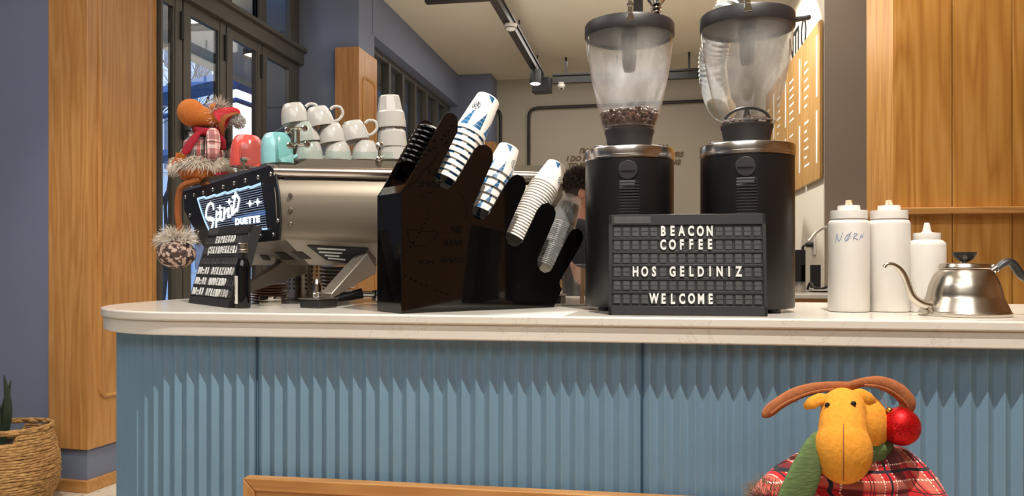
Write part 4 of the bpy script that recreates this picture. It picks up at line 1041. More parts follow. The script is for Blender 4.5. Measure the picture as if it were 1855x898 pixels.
# black lids nested behind the first finger of the dispenser
lid0 = None
for k in range(8):
    if lid0 is None: lid0 = MB().lathe([(.038, 0), (.040, .001), (.0405, .004), (.038, .006), (.034, .010), (.030, .0125), (.028, .0115), (0, .0115)], 40).build('nested_cup_lid', m_gloss); o = lid0
    else: o = lid0.copy(); COL.objects.link(o)
    t_ = k/7; c = onO(747+(781-747)*t_, 306+(246-306)*t_, -TK/2-.002); d = (onO(781, 246, -TK/2)-onO(747, 306, -TK/2)).normalized()
    o.matrix_basis = TR(*c) @ align_z((0, 0, 0), d, dN)
    tag(o, 'black cup lid nested between the dispenser plates, %s in its row' % (ORD[k] if k == 0 else ORD[k]+' from the top')[0:], 'lid', 'black lids in the dispenser')
# clear jar at the foot of the grinder
p = W(1046, 556, 2.16)
t = thing('clear_jar', 'tapered clear plastic jar standing between the cup dispenser and left grinder', 'jar', (p.x, p.y, CT))
MB().lathe([(0, .002), (.045, .0), (.046, .003), (.0365, .108), (.0375, .112), (.036, .111)], 40, cap=False).build('jar_wall', clear('smoky_jar', (.86, .86, .84, 1), film=.06, rough=.03), t)
MB().tube([(.012, 0, .004), (.016, .004, .10)], .006, 8).build('wooden_stirrer', m_wood, t)
# ================================================================== PLUSH MOOSE ON THE BENCH
def fuse(mb, vox, it=6, name='tmp'):
    """one continuous skin round the given shapes"""
    o = mb.build(name, [], None, flat=True)
    r = o.modifiers.new('r', 'REMESH'); r.mode = 'VOXEL'; r.voxel_size = vox
    s = o.modifiers.new('s', 'SMOOTH'); s.iterations = it; s.factor = .5
    bpy.context.view_layer.update()
    me = bpy.data.meshes.new_from_object(o.evaluated_get(bpy.context.evaluated_depsgraph_get()))
    out = MB(); out.add([v.co.copy() for v in me.vertices], [list(p.vertices) for p in me.polygons])
    bpy.data.objects.remove(o); bpy.data.meshes.remove(me); return out
def chain(mb, pts, n=5):
    """tapered run through (point, radius) joints with round ends"""
    P = smooth_path([p for p, r in pts], n); k = len(pts)-1; rs = []
    for i in range(len(P)):
        t = i/n; a = min(int(t), k-1); f = t-a; rs.append(pts[a][1]*(1-f)+pts[a+1][1]*f)
    mb.tube(P, rs, 14)
    mb.ball(P[0], rs[0]*.99, u=14, v=10).ball(P[-1], rs[-1]*.99, u=14, v=10)
def surface(mb, px, py):
    """where the sight line of a photo pixel meets a fused skin"""
    from mathutils.bvhtree import BVHTree
    t = BVHTree.FromPolygons([tuple(v) for v in mb.v], mb.f); h = t.ray_cast(CAM, ray(px, py).normalized()); return h[0], h[1]
def plaid(name, base, dark, light, per, thread, accent):
    m, nt, b = newmat(name); tc = node(nt, 'ShaderNodeTexCoord'); sx = node(nt, 'ShaderNodeSeparateXYZ'); nt.links.new(tc.outputs['Object'], sx.inputs[0])
    def band(s, off, w): return mt(nt, 'LESS_THAN', mt(nt, 'FRACT', mt(nt, 'ADD', mt(nt, 'DIVIDE', s, per), off+10)), w)
    X, Y, Z = sx.outputs
    X = mt(nt, 'ADD', X, mt(nt, 'MULTIPLY', Y, .5))
    col = mix(nt, mt(nt, 'MULTIPLY', band(X, .0, .30), .8), base, dark)
    col = mix(nt, mt(nt, 'MULTIPLY', band(Z, .1, .30), .7), col, dark)
    col = mix(nt, mt(nt, 'MULTIPLY', band(X, .45, .18), .75), col, accent)
    col = mix(nt, mt(nt, 'MULTIPLY', band(Z, .55, .18), .6), col, accent)
    for s, o_ in ((X, .02), (X, .30)):
        dash = mt(nt, 'GREATER_THAN', mt(nt, 'FRACT', mt(nt, 'MULTIPLY', Z, 210)), .45); col = mix(nt, mt(nt, 'MULTIPLY', band(s, o_, .025), dash), col, light)
    for o_ in (.12, .40):
        dash = mt(nt, 'GREATER_THAN', mt(nt, 'FRACT', mt(nt, 'MULTIPLY', X, 210)), .45); col = mix(nt, mt(nt, 'MULTIPLY', band(Z, o_, .025), dash), col, light)
    for s, o_ in ((X, .15), (Z, .25)): col = mix(nt, band(s, o_, .05), col, thread)
    for s, o_ in ((X, .51), (X, .57), (Z, .61)): col = mix(nt, band(s, o_, .018), col, dark)
    nt.links.new(col, b.inputs['Base Color']); b.inputs['Roughness'].default_value = .9
    b.inputs['Sheen Weight'].default_value = .2
    return m
m_felt = M('ochre_felt', S(226, 150, 44), .95, var=.10, scale=160, bmp=.5)
m_antler = M('brown_felt', S(158, 92, 52), .95, var=.14, scale=140, bmp=.5)
m_knit = M('green_knit', S(86, 106, 62), .95, var=.2, scale=60, stretch=(1, 1, 6), bmp=.6)
m_shirt = plaid('red_plaid_cloth', S(190, 22, 30), S(70, 16, 28), S(236, 216, 200), .085, S(28, 26, 40), S(196, 104, 84))
m_fur = M('brown_fur', S(128, 104, 80), .9, var=.3, scale=30)
m_bead = M('black_bead', S(10, 9, 9), .08, spec=.7)
Y0 = 1.345; K0 = Y0/F
def mp(px, py, d=0.0): return W(px, py, Y0+d)
sb = mp(1545, 1000, .06)
mo = thing('plush_moose', 'large plush moose with red bauble on its antler, sitting on the bench', 'plush toy', (sb.x, sb.y, .44), TH)
hd = MB()
hd.ball(mp(1547, 766, .030), (.057, .057, .058)); hd.ball(mp(1527, 737, .0), (.036, .036, .032))
chain(hd, [(mp(1527, 738, -.002), .034), (mp(1526, 775, -.03), .0375), (mp(1526, 800, -.040), .0390)], 6)
hd.ball(mp(1527, 816, -.044), (.0455, .043, .0535), u=32, v=20)
hd = fuse(hd, .003, 6)
head_s = hd
head = hd.build('head', m_felt, mo, world=True)
ey = []
for x, y in ((1499.5, 734), (1545.5, 731.5)):
    p, n = surface(head_s, x, y); MB().ball(p+n*.0008, .0046, u=16, v=10).build('eye', m_bead, head, world=True)
sm = MB(); P = []
for y in range(768, 872, 6):
    p, n = surface(head_s, 1528, y)
    if p is not None: P.append(p+n*.0004)
sm.tube(P, .0009, 5).build('seam', m_antler, head, world=True)
def leaf(mb, pts, rs, flat):
    P = smooth_path(pts, 5); n = len(P); k = len(rs)-1; r = []
    for i in range(n):
        t = i/5; a = min(int(t), k-1); r.append(rs[a]*(1-(t-a))+rs[a+1]*(t-a))
    mb.tube(P, r, 12, flat=flat, up=(-.2, -1, .5))
for pts in ([mp(1503, 718, .005), mp(1488, 721, -.004), mp(1470, 730, -.004), mp(1457, 737, .004)], [mp(1543, 711, .0), mp(1558, 713, -.008), mp(1574, 722, -.008), mp(1586, 730, .0)]):
    mb = MB(); leaf(mb, pts, [.004, .0095, .0105, .004], .45); mb.build('ear', m_felt, head, world=True)
an = MB()
L = [((1386, 751), 9), ((1396, 742), 12), ((1413, 729), 12), ((1438, 715), 12.5), ((1470, 704), 11), ((1510, 699), 9), ((1548, 699), 8)]
Rr_ = [((1540, 697), 7), ((1565, 692), 9), ((1590, 692), 12), ((1612, 699), 14), ((1631, 711), 15), ((1644, 727), 15), ((1643, 739), 13), ((1630, 743), 9)]
for seq, d0 in ((L, .012), (Rr_, .010)):
    P = [mp(x, y, d0) for (x, y), _ in seq]; rs = [r*K0 for _, r in seq]
    Q = smooth_path(P, 5); n = len(Q); rr = [rs[min(i//5, len(rs)-2)]*(1-(i/5-min(i//5, len(rs)-2)))+rs[min(i//5, len(rs)-2)+1]*(i/5-min(i//5, len(rs)-2)) for i in range(n)]
    an.tube(Q, rr, 14, flat=.7, up=(0, -1, 0)).ball(Q[0], rr[0]*.8).ball(Q[-1], rr[-1]*.9)
an = fuse(an, .0025, 3); an.build('antlers', m_antler, head, world=True)
sw_ = MB()
for seq in (L, Rr_):
    P = []
    for (x, y), r in seq[1:-1]:
        p, n = surface(an, x, y+r*.55)
        if p is not None: P.append(p+n*.0012)
    if len(P) > 2: sw_.tube(smooth_path(P, 6), .0022, 6)
sw_.build('antler_seam', m_antler, head, world=True)
bb = MB()
for (y, hw) in ((800, 45), (815, 70), (835, 96), (860, 116), (900, 134), (960, 146), (1050, 150), (1150, 146), (1240, 132), (1283, 105)):
    c = mp(1545, y, .06); bb.ball(c, (hw*K0, hw*K0*.8, .045), u=24, v=10)
chain(bb, [(mp(1470, 842, .05), .030), (mp(1425, 875, .02), .034), (mp(1392, 905, -.02), .031)], 4)
chain(bb, [(mp(1625, 842, .05), .034), (mp(1662, 880, .02), .036), (mp(1690, 930, -.02), .034)], 4)
bb = fuse(bb, .0045, 5); bb.build('plaid_shirt', m_shirt, mo, world=True)
lg_ = MB()
for sx in (-1, 1):
    c = Vector((sx*.07, -.08, .05)); q = Vector((sx*.085, -.24, .02))
    mb = MB(); chain(mb, [(c, .05), (q, .042), (q+Vector((0, -.015, -.13)), .036)], 4); fuse(mb, .006, 3).build('leg', m_felt, mo)
for (x, y, d) in ((1389, 905, -.025), (1693, 938, -.025)):
    fb = MB(); c = mp(x, y, d); fb.ball(c, (.022, .022, .022)); fur(fb, ellipsoid_sampler(c, (.022, .022, .022)), 480, .022, .0007, -.05); fb.build('fur_cuff', m_fur, mo, world=True)
    MB().ball(c+Vector((0, -.01, -.03)), (.022, .02, .028)).build('paw', m_felt, mo, world=True)
sc = MB()
ring = [mp(1540+58*cos(a), 806+20*sin(a)*.5, .045-.055*sin(a)) for a in [2*pi*k/16 for k in range(16)]]
sc.tube(ring, .019, 12, closed=True, flat=1.2, up=(0, 0, 1))
for pts, rs in (([(1488, 792, -.02), (1474, 822, -.045), (1458, 860, -.062), (1440, 905, -.074), (1425, 960, -.082)], [.016, .026, .031, .033, .034]), ([(1580, 806, -.005), (1594, 818, -.01), (1600, 832, .0)], [.014, .016, .008])):
    P = smooth_path([mp(*p) for p in pts], 5); n = len(P); k = len(rs)-1
    r = [rs[min(i//5, k-1)]+(rs[min(i//5, k-1)+1]-rs[min(i//5, k-1)])*(i/5-min(i//5, k-1)) for i in range(n)]
    sc.tube(P, r, 12, flat=.32, up=(.25, -1, 0))
fuse(sc, .0035, 3).build('knitted_scarf', m_knit, mo, world=True)
bc = mp(1631, 772, .0); m_glit, nt, b = newmat('red_glitter')
vo = node(nt, 'ShaderNodeTexVoronoi'); vo.inputs['Scale'].default_value = 900; nt.links.new(coords(nt), vo.inputs['Vector'])
nt.links.new(ramp(nt, vo.outputs['Color'], [(.2, S(150, 6, 12)), (.8, S(235, 24, 28))]), b.inputs['Base Color']); b.inputs['Metallic'].default_value = .7; b.inputs['Roughness'].default_value = .42
bump(nt, b, vo.outputs['Color'], .9, .0025)
ba = thing('christmas_bauble', 'glittery red bauble hanging from the right antler of the large plush moose', 'bauble', bc, TH)
MB().ball((0, 0, 0), 34.5*K0, u=40, v=26).build('glass_ball', m_glit, ba)
T = align_z((-.017, 0, .024), (-.58, 0, .82))
MB().lathe([(.0055, -.001), (.0055, .006), (.003, .008), (0, .008)], 16, T=T).build('gold_cap', M('gold_cap_metal', S(190, 150, 70), .25, 1.0), ba)
MB().tube(smooth_path([(-.021, 0, .031), (-.026, .002, .042), (-.030, .008, .056), (-.022, .012, .075)], 4), .0006, 5).build('gold_thread', M('gold_thread', S(200, 170, 110), .3, .8), ba)

# ================================================================== PLUSH MOOSE ON THE MACHINE
Y1 = 2.50; K1 = Y1/F
def mq(px, py, d=0.0): return W(px, py, Y1+d)
m_fel2 = M('orange_brown_felt', S(196, 112, 48), .95, var=.12, scale=120, bmp=.4)
m_sock = M('brown_leg_cloth', S(150, 84, 38), .9, var=.1, scale=60)
m_gfur = M('grey_fur', S(216, 206, 192), .9, var=.35, scale=18)
m_red = M('dark_red_knit', S(158, 24, 44), .95, var=.15, scale=90, bmp=.4)
m_hatred = M('red_hat_cloth', S(190, 44, 54), .9, var=.15, scale=50)
m_plaid2 = plaid('white_red_plaid_cloth', S(214, 204, 196), S(52, 44, 48), S(240, 236, 230), .075, S(34, 30, 34), S(196, 60, 60))
q0 = mq(372, 330, .03)
m2 = thing('plush_moose', 'small plush moose in plaid coat and pompom hat, perched on the espresso machine', 'plush toy', (q0.x, q0.y, 1.456), TH)
hb = MB(); chain(hb, [(mq(349, 205), 24*K1), (mq(367, 211), 18*K1), (mq(384, 213), 16.5*K1), (mq(396, 214), 15*K1)], 5); hb.ball(mq(346, 204), (24*K1, 24*K1, 25*K1))
h2 = fuse(hb, .003, 5); h2o = h2.build('head', m_fel2, m2, world=True)
fz = MB(); fur(fz, ellipsoid_sampler(mq(396, 207), (13*K1, .02, 20*K1)), 420, .034, .0007, -.15, rnd=.8); fz.build('fur_fringe', m_gfur, h2o, world=True)
mb = MB(); leaf(mb, [mq(382, 199, -.02), mq(384, 192, -.025), mq(390, 188, -.02)], [.006, .010, .004], .5); mb.build('ear', m_fel2, h2o, world=True)
ht = MB(); leaf(ht, [mq(398, 214, -.01), mq(408, 207, -.012), mq(420, 201, -.01), mq(430, 202), mq(433, 210)], [.040, .026, .015, .010, .006], .8)
ht = fuse(ht, .003, 3); hto = ht.build('pointed_hat', m_hatred, h2o, world=True)
br_ = MB(); leaf(br_, [mq(431, 204, -.014), mq(418, 207, -.026), mq(405, 213, -.034), mq(401, 226, -.034), mq(405, 246, -.02)], [.004, .009, .014, .013, .003], .35)
br_.build('hat_lining', m_sock, hto, world=True)
pm = MB(); c = mq(432, 220); pm.ball(c, 10*K1); fur(pm, ellipsoid_sampler(c, (10*K1,)*3), 500, .010, .0009, 0); pm.build('pompom', M('grey_pompom', S(186, 184, 182), .95, var=.3, scale=40), hto, world=True)
tb = MB()
for (x, y, hw) in ((376, 232, 22), (372, 245, 30), (368, 262, 37), (366, 280, 42), (366, 296, 44)): tb.ball(mq(x, y, .03), (hw*K1, hw*K1*.8, .03))
fuse(tb, .005, 4).build('plaid_coat', m_plaid2, m2, world=True)
sb_ = MB(); chain(sb_, [(mq(386, 243, -.035), .020), (mq(386, 262, -.05), .022), (mq(383, 280, -.055), .020)], 4); fuse(sb_, .004, 3).build('sleeve', plaid('pink_plaid_cloth', S(236, 176, 168), S(150, 90, 92), S(240, 230, 224), .06, S(70, 40, 44), S(232, 214, 206)), m2, world=True)
nk = MB(); nk.tube([mq(378+24*cos(a), 232+7*sin(a), -.0+.02-.045*sin(a)) for a in [2*pi*k/14 for k in range(14)]], .013, 10, closed=True)
leaf(nk, [mq(362, 238, -.03), mq(350, 252, -.045), mq(340, 268, -.05), mq(332, 280, -.05)], [.012, .017, .020, .016], .4)
leaf(nk, [mq(392, 240, -.02), mq(399, 256, -.01), mq(403, 272, 0)], [.012, .020, .012], .5)
nko = fuse(nk, .004, 3).build('red_scarf', m_red, m2, world=True)
ts = MB()
for k in range(46):
    a = mq(329+random.uniform(-9, 9), 279+random.uniform(-3, 3), -.05+random.uniform(-.012, .012)); e = a+Vector((random.uniform(-.02, .012), random.uniform(-.01, .01), -random.uniform(.02, .032))); ts.tube([a, (a+e)/2+Vector((-.004, 0, .002)), e], .0016, 5)
ts.build('tassel', m_fel2, nko, world=True)
lw_ = MB(); lw_.ball(mq(368, 312, .01), (43*K1, .075, 25*K1)); lw_ = fuse(lw_, .004, 2); lw_.build('felt_skirt', m_fel2, m2, world=True)
fr_ = MB(); fur(fr_, ellipsoid_sampler(mq(366, 302, .01), (45*K1, .075, 13*K1), -.3, 1), 1800, .036, .0010, .6, rnd=.55); fr_.build('fur_trim', m_gfur, m2, world=True)
lg2 = MB(); P = smooth_path([mq(362, 326, -.045), mq(344, 331, -.055), mq(331, 337, -.06), mq(324, 352, -.055), mq(322, 385, -.05), mq(327, 425, -.05)], 5)
lg2.tube(P, .0135, 10, flat=.7); lgo = lg2.build('leg', m_sock, m2, world=True)
bt_ = MB(); c = mq(320, 460, -.045); bt_.ball(c, (33*K1, 32*K1, 26*K1), u=28, v=18)
m_camo, nt, b = newmat('patchy_boot_cloth'); n = node(nt, 'ShaderNodeTexNoise'); n.inputs['Scale'].default_value = 75; n.inputs['Detail'].default_value = 2; nt.links.new(coords(nt), n.inputs['Vector'])
nt.links.new(ramp(nt, n.outputs['Fac'], [(.47, S(206, 180, 164)), (.50, S(112, 84, 76)), (.60, S(70, 54, 50))]), b.inputs['Base Color']); b.inputs['Roughness'].default_value = .9
bto = bt_.build('boot', m_camo, lgo, world=True)
fc = MB(); fur(fc, ellipsoid_sampler(mq(322, 442, -.045), (26*K1, 28*K1, 20*K1), .1, 1), 800, .034, .0009, .25, rnd=.6); fc.build('boot_fur', m_gfur, bto, world=True)
lg3 = MB(); P = smooth_path([mq(395, 320, -.02), mq(404, 322, -.03), mq(412, 320, -.02)], 4); lg3.tube(P, .018, 10); lg3.build('leg', m_red, m2, world=True)

# ================================================================== PERSON BEHIND THE BAR
pp = W(1054, 358, 4.84)
pe = thing('person', 'person with short spiky dark hair in a black shirt, half hidden behind the left grinder', 'person', (pp.x, pp.y, 0), radians(100))
m_skin = M('skin', S(196, 142, 120), .5, var=.05, scale=20)
V = Vector
bdy = MB()
bdy.ball((0, 0, 1.62), (.073, .092, .105), u=24, v=18)
bdy.ball((0, -.045, 1.575), (.055, .05, .07)); bdy.ball((0, -.100, 1.605), (.013, .016, .018)); bdy.ball((0, -.085, 1.535), (.03, .025, .022)); bdy.ball((0, -.09, 1.57), (.022, .012, .008))
for s in (-1, 1): bdy.ball((s*.076, .008, 1.61), (.012, .022, .032))
chain(bdy, [(V((0, .02, 1.56)), .052), (V((0, .03, 1.44)), .062)], 4)
bdy.ball((0, .03, 1.30), (.17, .105, .15)); bdy.ball((0, .02, 1.12), (.145, .10, .16)); bdy.ball((0, .02, .95), (.16, .11, .12))
for s in (-1, 1):
    chain(bdy, [(V((s*.19, .03, 1.39)), .055), (V((s*.235, .03, 1.12)), .043), (V((s*.20, -.18, 1.02)), .034), (V((s*.17, -.235, 1.02)), .026)], 4)
    bdy.ball((s*.165, -.275, 1.02), (.034, .045, .016))
    for f in range(4):
        x = s*.165+(f-1.5)*.017; ln = (.062, .072, .068, .052)[f]
        chain(bdy, [(V((x, -.31, 1.02)), .0085), (V((x, -.31-ln*.55, 1.012)), .0075), (V((x, -.31-ln, .992)), .0065)], 3)
    chain(bdy, [(V((s*.135, -.265, 1.02)), .011), (V((s*.112, -.295, 1.012)), .009), (V((s*.108, -.325, 1.0)), .0075)], 3)
    chain(bdy, [(V((s*.09, .02, .92)), .085), (V((s*.10, .0, .50)), .058), (V((s*.10, .03, .09)), .042)], 5)
    chain(bdy, [(V((s*.10, .03, .045)), .042), (V((s*.105, -.13, .035)), .034)], 3)
bo = fuse(bdy, .0055, 4).build('body', m_skin, pe)
sh = MB(); sh.ball((0, .03, 1.30), (.185, .120, .165)); sh.ball((0, .02, 1.12), (.162, .118, .17)); sh.ball((0, .02, .97), (.172, .125, .11))
for s in (-1, 1): chain(sh, [(V((s*.185, .03, 1.39)), .066), (V((s*.225, .03, 1.20)), .060)], 4)
fuse(sh, .008, 4).build('black_shirt', M('black_cotton', S(26, 25, 28), .9, var=.2, scale=30), pe)
tr_ = MB(); tr_.ball((0, .02, .93), (.178, .13, .12))
for s in (-1, 1): chain(tr_, [(V((s*.09, .02, .90)), .098), (V((s*.10, .0, .50)), .072), (V((s*.10, .03, .10)), .062)], 5)
fuse(tr_, .009, 3).build('trousers', M('dark_denim', S(40, 46, 60), .9, var=.15, scale=40), pe)
for s in (-1, 1):
    mb = MB(); chain(mb, [(V((s*.10, .04, .055)), .052), (V((s*.105, -.14, .045)), .044)], 3); mb.build('shoe', m_matte, pe)
hr = MB(); hc = (0, .012, 1.645)
hr.ball(hc, (.080, .094, .098), u=22, v=14)
fur(hr, ellipsoid_sampler(hc, (.078, .092, .096), -.1, 1, lambda p: p.y > -.07 or p.z > 1.70), 1500, .05, .0028, -.35, rnd=.5)
hr.build('spiky_hair', M('dark_brown_hair', S(52, 40, 34), .7, var=.3, scale=40), pe)

# ================================================================== BASKET AND PLANT AT THE LEFT
bk_ = W(20, 800, 3.90)
bs = thing('wicker_basket', 'round woven rope basket standing on the floor left of the wooden column', 'basket', (bk_.x, bk_.y, 0))
m_rope, nt, b = newmat('seagrass_rope')
wv = node(nt, 'ShaderNodeTexNoise'); wv.inputs['Scale'].default_value = 45; wv.inputs['Detail'].default_value = 3; nt.links.new(coords(nt, (1, 1, 3)), wv.inputs['Vector'])
nt.links.new(ramp(nt, wv.outputs['Fac'], [(.3, S(128, 92, 50)), (.55, S(184, 142, 88)), (.75, S(206, 168, 112))]), b.inputs['Base Color']); b.inputs['Roughness'].default_value = .85
bump(nt, b, wv.outputs['Fac'], .6, .003)
prof = [(0, .135), (.05, .172), (.10, .194), (.15, .205), (.20, .2075), (.25, .203), (.30, .193), (.34, .182), (.385, .174)]
def rad_at(z):
    for (z0, r0), (z1, r1) in zip(prof, prof[1:]):
        if z0 <= z <= z1: return r0+(r1-r0)*(z-z0)/(z1-z0)
    return prof[-1][1]
co = MB(); n = 31
handle_az = radians(-55)
for k in range(n):
    z = .008+.0122*k; r = rad_at(z); ph = random.uniform(0, 6); am = .0022
    pts = []
    for j in range(72):
        a = 2*pi*j/72; w = am*sin(9*a+ph)+am*.7*sin(23*a+ph*2); zz = z+.0022*sin(5*a+ph)
        gap = max(abs(((a-handle_az+pi) % (2*pi))-pi)-.22, abs(((a-handle_az-pi+pi) % (2*pi))-pi)*0+1) if False else abs(((a-handle_az+pi) % (2*pi))-pi)
        gap2 = abs(((a-handle_az) % (2*pi))-pi)
        if k >= n-3 and min(gap, gap2) < .20: zz -= .0122*(k-(n-4))*.9
        pts.append(((r+w)*cos(a), (r+w)*sin(a), zz))
    co.tube(pts, .0072, 7, closed=True)
co.build('woven_wall', m_rope, bs)
rp_ = MB()
for off in (0, .010):
    rp_.tube([((.174+.004*sin(14*a+off*300))*cos(a), (.174+.004*sin(14*a+off*300))*sin(a), .392+off) for a in [2*pi*j/90 for j in range(90)]], .0085, 8, closed=True)
rp_.build('rope_rim', m_rope, bs)
MB().lathe([(0, .02), (.15, .02), (.165, .30), (.16, .31), (0, .31)], 32).build('pot_filling', M('dark_soil', S(50, 40, 32), .95, var=.3, scale=60, bmp=.5), bs)
pl_ = thing('potted_plant', 'dark pointed plant leaves rising from the woven basket at the photo edge', 'plant', (bk_.x-.06, bk_.y+.01, .31))
m_leaf = M('dark_green_leaf', S(48, 62, 48), .4, var=.25, scale=14, stretch=(1, 1, .2))
for (tx, ty, h_, w_, bend) in ((.03, -.02, .34, .020, -.07), (-.07, .03, .58, .022, .06), (-.12, -.05, .50, .022, -.05), (-.02, .08, .30, .02, .04), (-.16, .06, .40, .022, -.06)):
    P = smooth_path([(tx*.2, ty*.2, 0), (tx*.6-bend*.4, ty*.6, h_*.5), (tx, ty, h_)], 7); n = len(P)
    MB().tube(P, [w_*(.55+.6*sin(pi*min(1, i/n*1.05)))*max(.03, 1-(i/n)**3) for i in range(n)], 10, flat=.18, up=(.3, -1, 0)).build('leaf', m_leaf, pl_)
# ================================================================== MENU BOARDS, BACK COUNTER
ym = [(onx(1482, 1.2), onx(1452, 1.2))]; wdt = ym[0][1]-ym[0][0]
m_mboard = wood('menu_board_oak', S(166, 122, 62), S(188, 142, 80), S(198, 156, 96))
for k, wh in enumerate(('nearest to the taupe pier', 'second from the taupe pier', 'third from the taupe pier', 'farthest from the taupe pier')):
    y0 = ym[0][0]+k*(wdt+.045)
    t = thing('menu_board', 'tall oak menu board on the cream wall, %s' % wh, 'menu board', (1.238, y0, 1.80), 0, 'menu boards on the cream wall')
    MB().box((-.028, 0, 0), (-.006, wdt, 1.13)).build('panel', m_mboard, t, bevel=.002)
    MB().box((-.006, .04, .1), (0, wdt-.04, 1.0)).build('wall_bracket', m_matte, t)
    pr_ = MB()
    for (z0, z1) in ((.12, .50), (.60, 1.04)): pr_.box((-.0295, .07, z0), (-.0275, .12, z1))
    pr_.build('pale_strip', m_wlet, t)
    pl2 = MB()
    for r in range(13):
        z = .14+.066*r
        if r == 6: continue
        L_ = random.uniform(.10, .22); pl2.box((-.0295, wdt-.06-L_, z), (-.0275, wdt-.06, z+.018))
    pl2.build('price_lines', m_wlet, t)
bcn = thing('back_counter', 'wood fronted back counter with grey top behind the squeeze bottles', 'counter', (.62, 4.6, 0))
MB().box((0, 0, 1.00), (1.4, 1.36, 1.023)).build('top', M('grey_stone', S(176, 168, 160), .3, var=.05), bcn, bevel=.003)
MB().box((.02, .03, 0), (1.38, 1.34, 1.0)).build('cabinet', m_woodx, bcn)
def onbc(px, Y): p = W(px, 500, Y); return (p.x, p.y, 1.0235)
t = thing('card_terminal', 'black upright box machine on the back counter beside the right grinder', 'machine', onbc(1446, 5.0), TH)
MB().box((-.075, -.05, 0), (.03, .06, .255)).build('housing', m_black, t, bevel=.006)
MB().box((.0, -.054, .06), (.022, -.048, .16)).build('slot', m_gloss, t)
t = tag(MB().lathe([(.030, 0), (.031, .002), (.031, .062), (.029, .062), (.029, .004), (0, .004)], 28).build('steel_pot', m_steel), 'small steel pot on the back counter before the black box machine', 'pot'); t.location = onbc(1449, 4.72)
t = tag(MB().lathe([(.05, 0), (.085, .008), (.088, .012), (.08, .012), (.05, .004), (0, .004)], 32).build('steel_dish', m_chrome), 'shallow shiny steel dish on the back counter left of the tall bottles', 'dish'); t.location = onbc(1487, 4.78)
t = tag(MB().box((-.035, 0, 0), (.035, .02, .16)).build('dark_tray', m_black, bevel=.003), 'dark tray standing upright against the cream wall on the back counter', 'tray'); t.location = onbc(1478, 5.55); t.rotation_euler = (0, 0, TH)
fy = 5.0
t = thing('sink_faucet', 'curved grey faucet spout over the back counter, behind the leftmost squeeze bottle', 'faucet', onbc(1515, fy))
kf = fy/F; base = Vector(onbc(1515, fy))
P = [W(x, y, fy)-base for x, y in ((1515, 530), (1515, 460), (1512, 420), (1502, 412), (1490, 413), (1478, 421), (1468, 433), (1464, 437))]
MB().tube(smooth_path([(p.x, p.y, p.z) for p in P], 5), .010, 12).build('spout', M('faucet_grey', S(186, 178, 168), .3, .3), t)
MB().lathe([(.024, 0), (.024, .02), (.014, .03)], 20).build('base', m_chrome, t)
yo = onx(1473, 1.23)
zo = W(1473, 443, 1).z; r_ = ray(1473, 443); zo = (CAM+r_*(1.23/r_.x)).z
t = thing('wall_socket', 'white wall socket with black plugs on the cream wall above the back counter', 'socket', (1.2385, yo, zo))
MB().box((-.012, -.06, -.075), (0, .06, .075)).build('cover_plate', m_white_pl, t, bevel=.003)
for dy in (-.012, .035):
    MB().lathe([(.02, 0), (.02, .035), (.012, .045)], 14, T=TR(-.012, dy, .0) @ RY(-pi/2)).tube(smooth_path([(-.05, dy, 0), (-.08, dy, -.02), (-.075, dy+.02, -.12), (-.06, dy+.05, -.30)], 5), .006, 7).build('plug', m_black, t)
t = tag(MB().tube(smooth_path([onbc(1462, 5.1), W(1468, 512, 5.1), W(1476, 521, 5.0), W(1490, 522, 4.95), W(1505, 517, 5.0)], 6), .008, 8).build('power_cord', m_black), 'black power cord looping over the back counter', 'cord')

# ================================================================== CEILING AND WALL FITTINGS
m_trk = M('black_track', S(40, 40, 42), .4, var=.08)
t = thing('track_rail', 'long black lighting track running into the room under the ceiling', 'track', (-1.2, 6.2, 3.30))
MB().box((-.035, -3, -.03), (.035, 2.75, .03)).box((-.05, -3, .03), (.05, 2.75, .045)).build('rail', m_trk, t, bevel=.004)
MB().box((-.55, -.035, -.03), (-.03, .035, .03)).build('side_rail', m_trk, t, bevel=.004)
for y in (-2, -.2, 1.3, 2.6): MB().tube([(0, y, .04), (0, y, .2)], .008, 8).build('hanger', m_trk, t)
t = thing('track_rail', 'black perforated lighting track across the back wall under the ceiling', 'track', (-.95, 8.95, 3.245))
MB().box((-.1, -.03, -.035), (2.05, .03, .035)).box((-.1, -.034, .05), (2.05, .034, .075)).build('rail', m_trk, t, bevel=.003)
for x in (.05, .62, 1.4, 1.95): MB().box((x-.012, -.012, .03), (x+.012, .012, .3)).build('hanger', m_trk, t)
p = W(970, 141, 8.5)
t = thing('spotlight', 'black cylindrical spotlight with lit end at the end of the ceiling track', 'spotlight', p)
T = RX(radians(-8))
MB().lathe([(.056, -.07), (.06, -.07), (.06, .07), (.055, .078), (0, .078)], 28, T=T, cap=False).build('housing', m_matte, t)
MB().lathe([(.055, -.062), (0, -.062)], 24, T=T, cap=False).build('lit_lens', glow('lamp_lens', (1, .96, .88, 1), 6), t)
MB().tube([(0, 0, .07), (0, .0, .125)], .012, 8).build('bracket', m_matte, t)
l = bpy.data.lights.new('spotlight_beam', 'SPOT'); l.energy = 14; l.color = (1, .9, .75); l.spot_size = radians(85); l.shadow_soft_size = .04
o = bpy.data.objects.new('spotlight_beam', l); COL.objects.link(o); o.location = (p.x, p.y, p.z-.09)
p = W(982, 155, 8.9)
t = thing('speaker_box', 'black box speaker hanging beside the lit spotlight under the track', 'speaker', p, radians(-6))
MB().box((-.10, -.07, -.085), (.10, .07, .085)).build('cabinet', m_black, t, bevel=.006); MB().box((-.02, -.02, .085), (.02, .02, .14)).build('bracket', m_black, t)
MB().lathe([(.01, 0), (.008, .004), (0, .005)], 12, T=TR(-.08, -.07, .06) @ RX(pi/2)).build('status_light', m_chrome, t)
p = W(1017, 157, 8.98)
t = thing('security_camera', 'small white dome camera under the far track right of the speaker', 'camera', p)
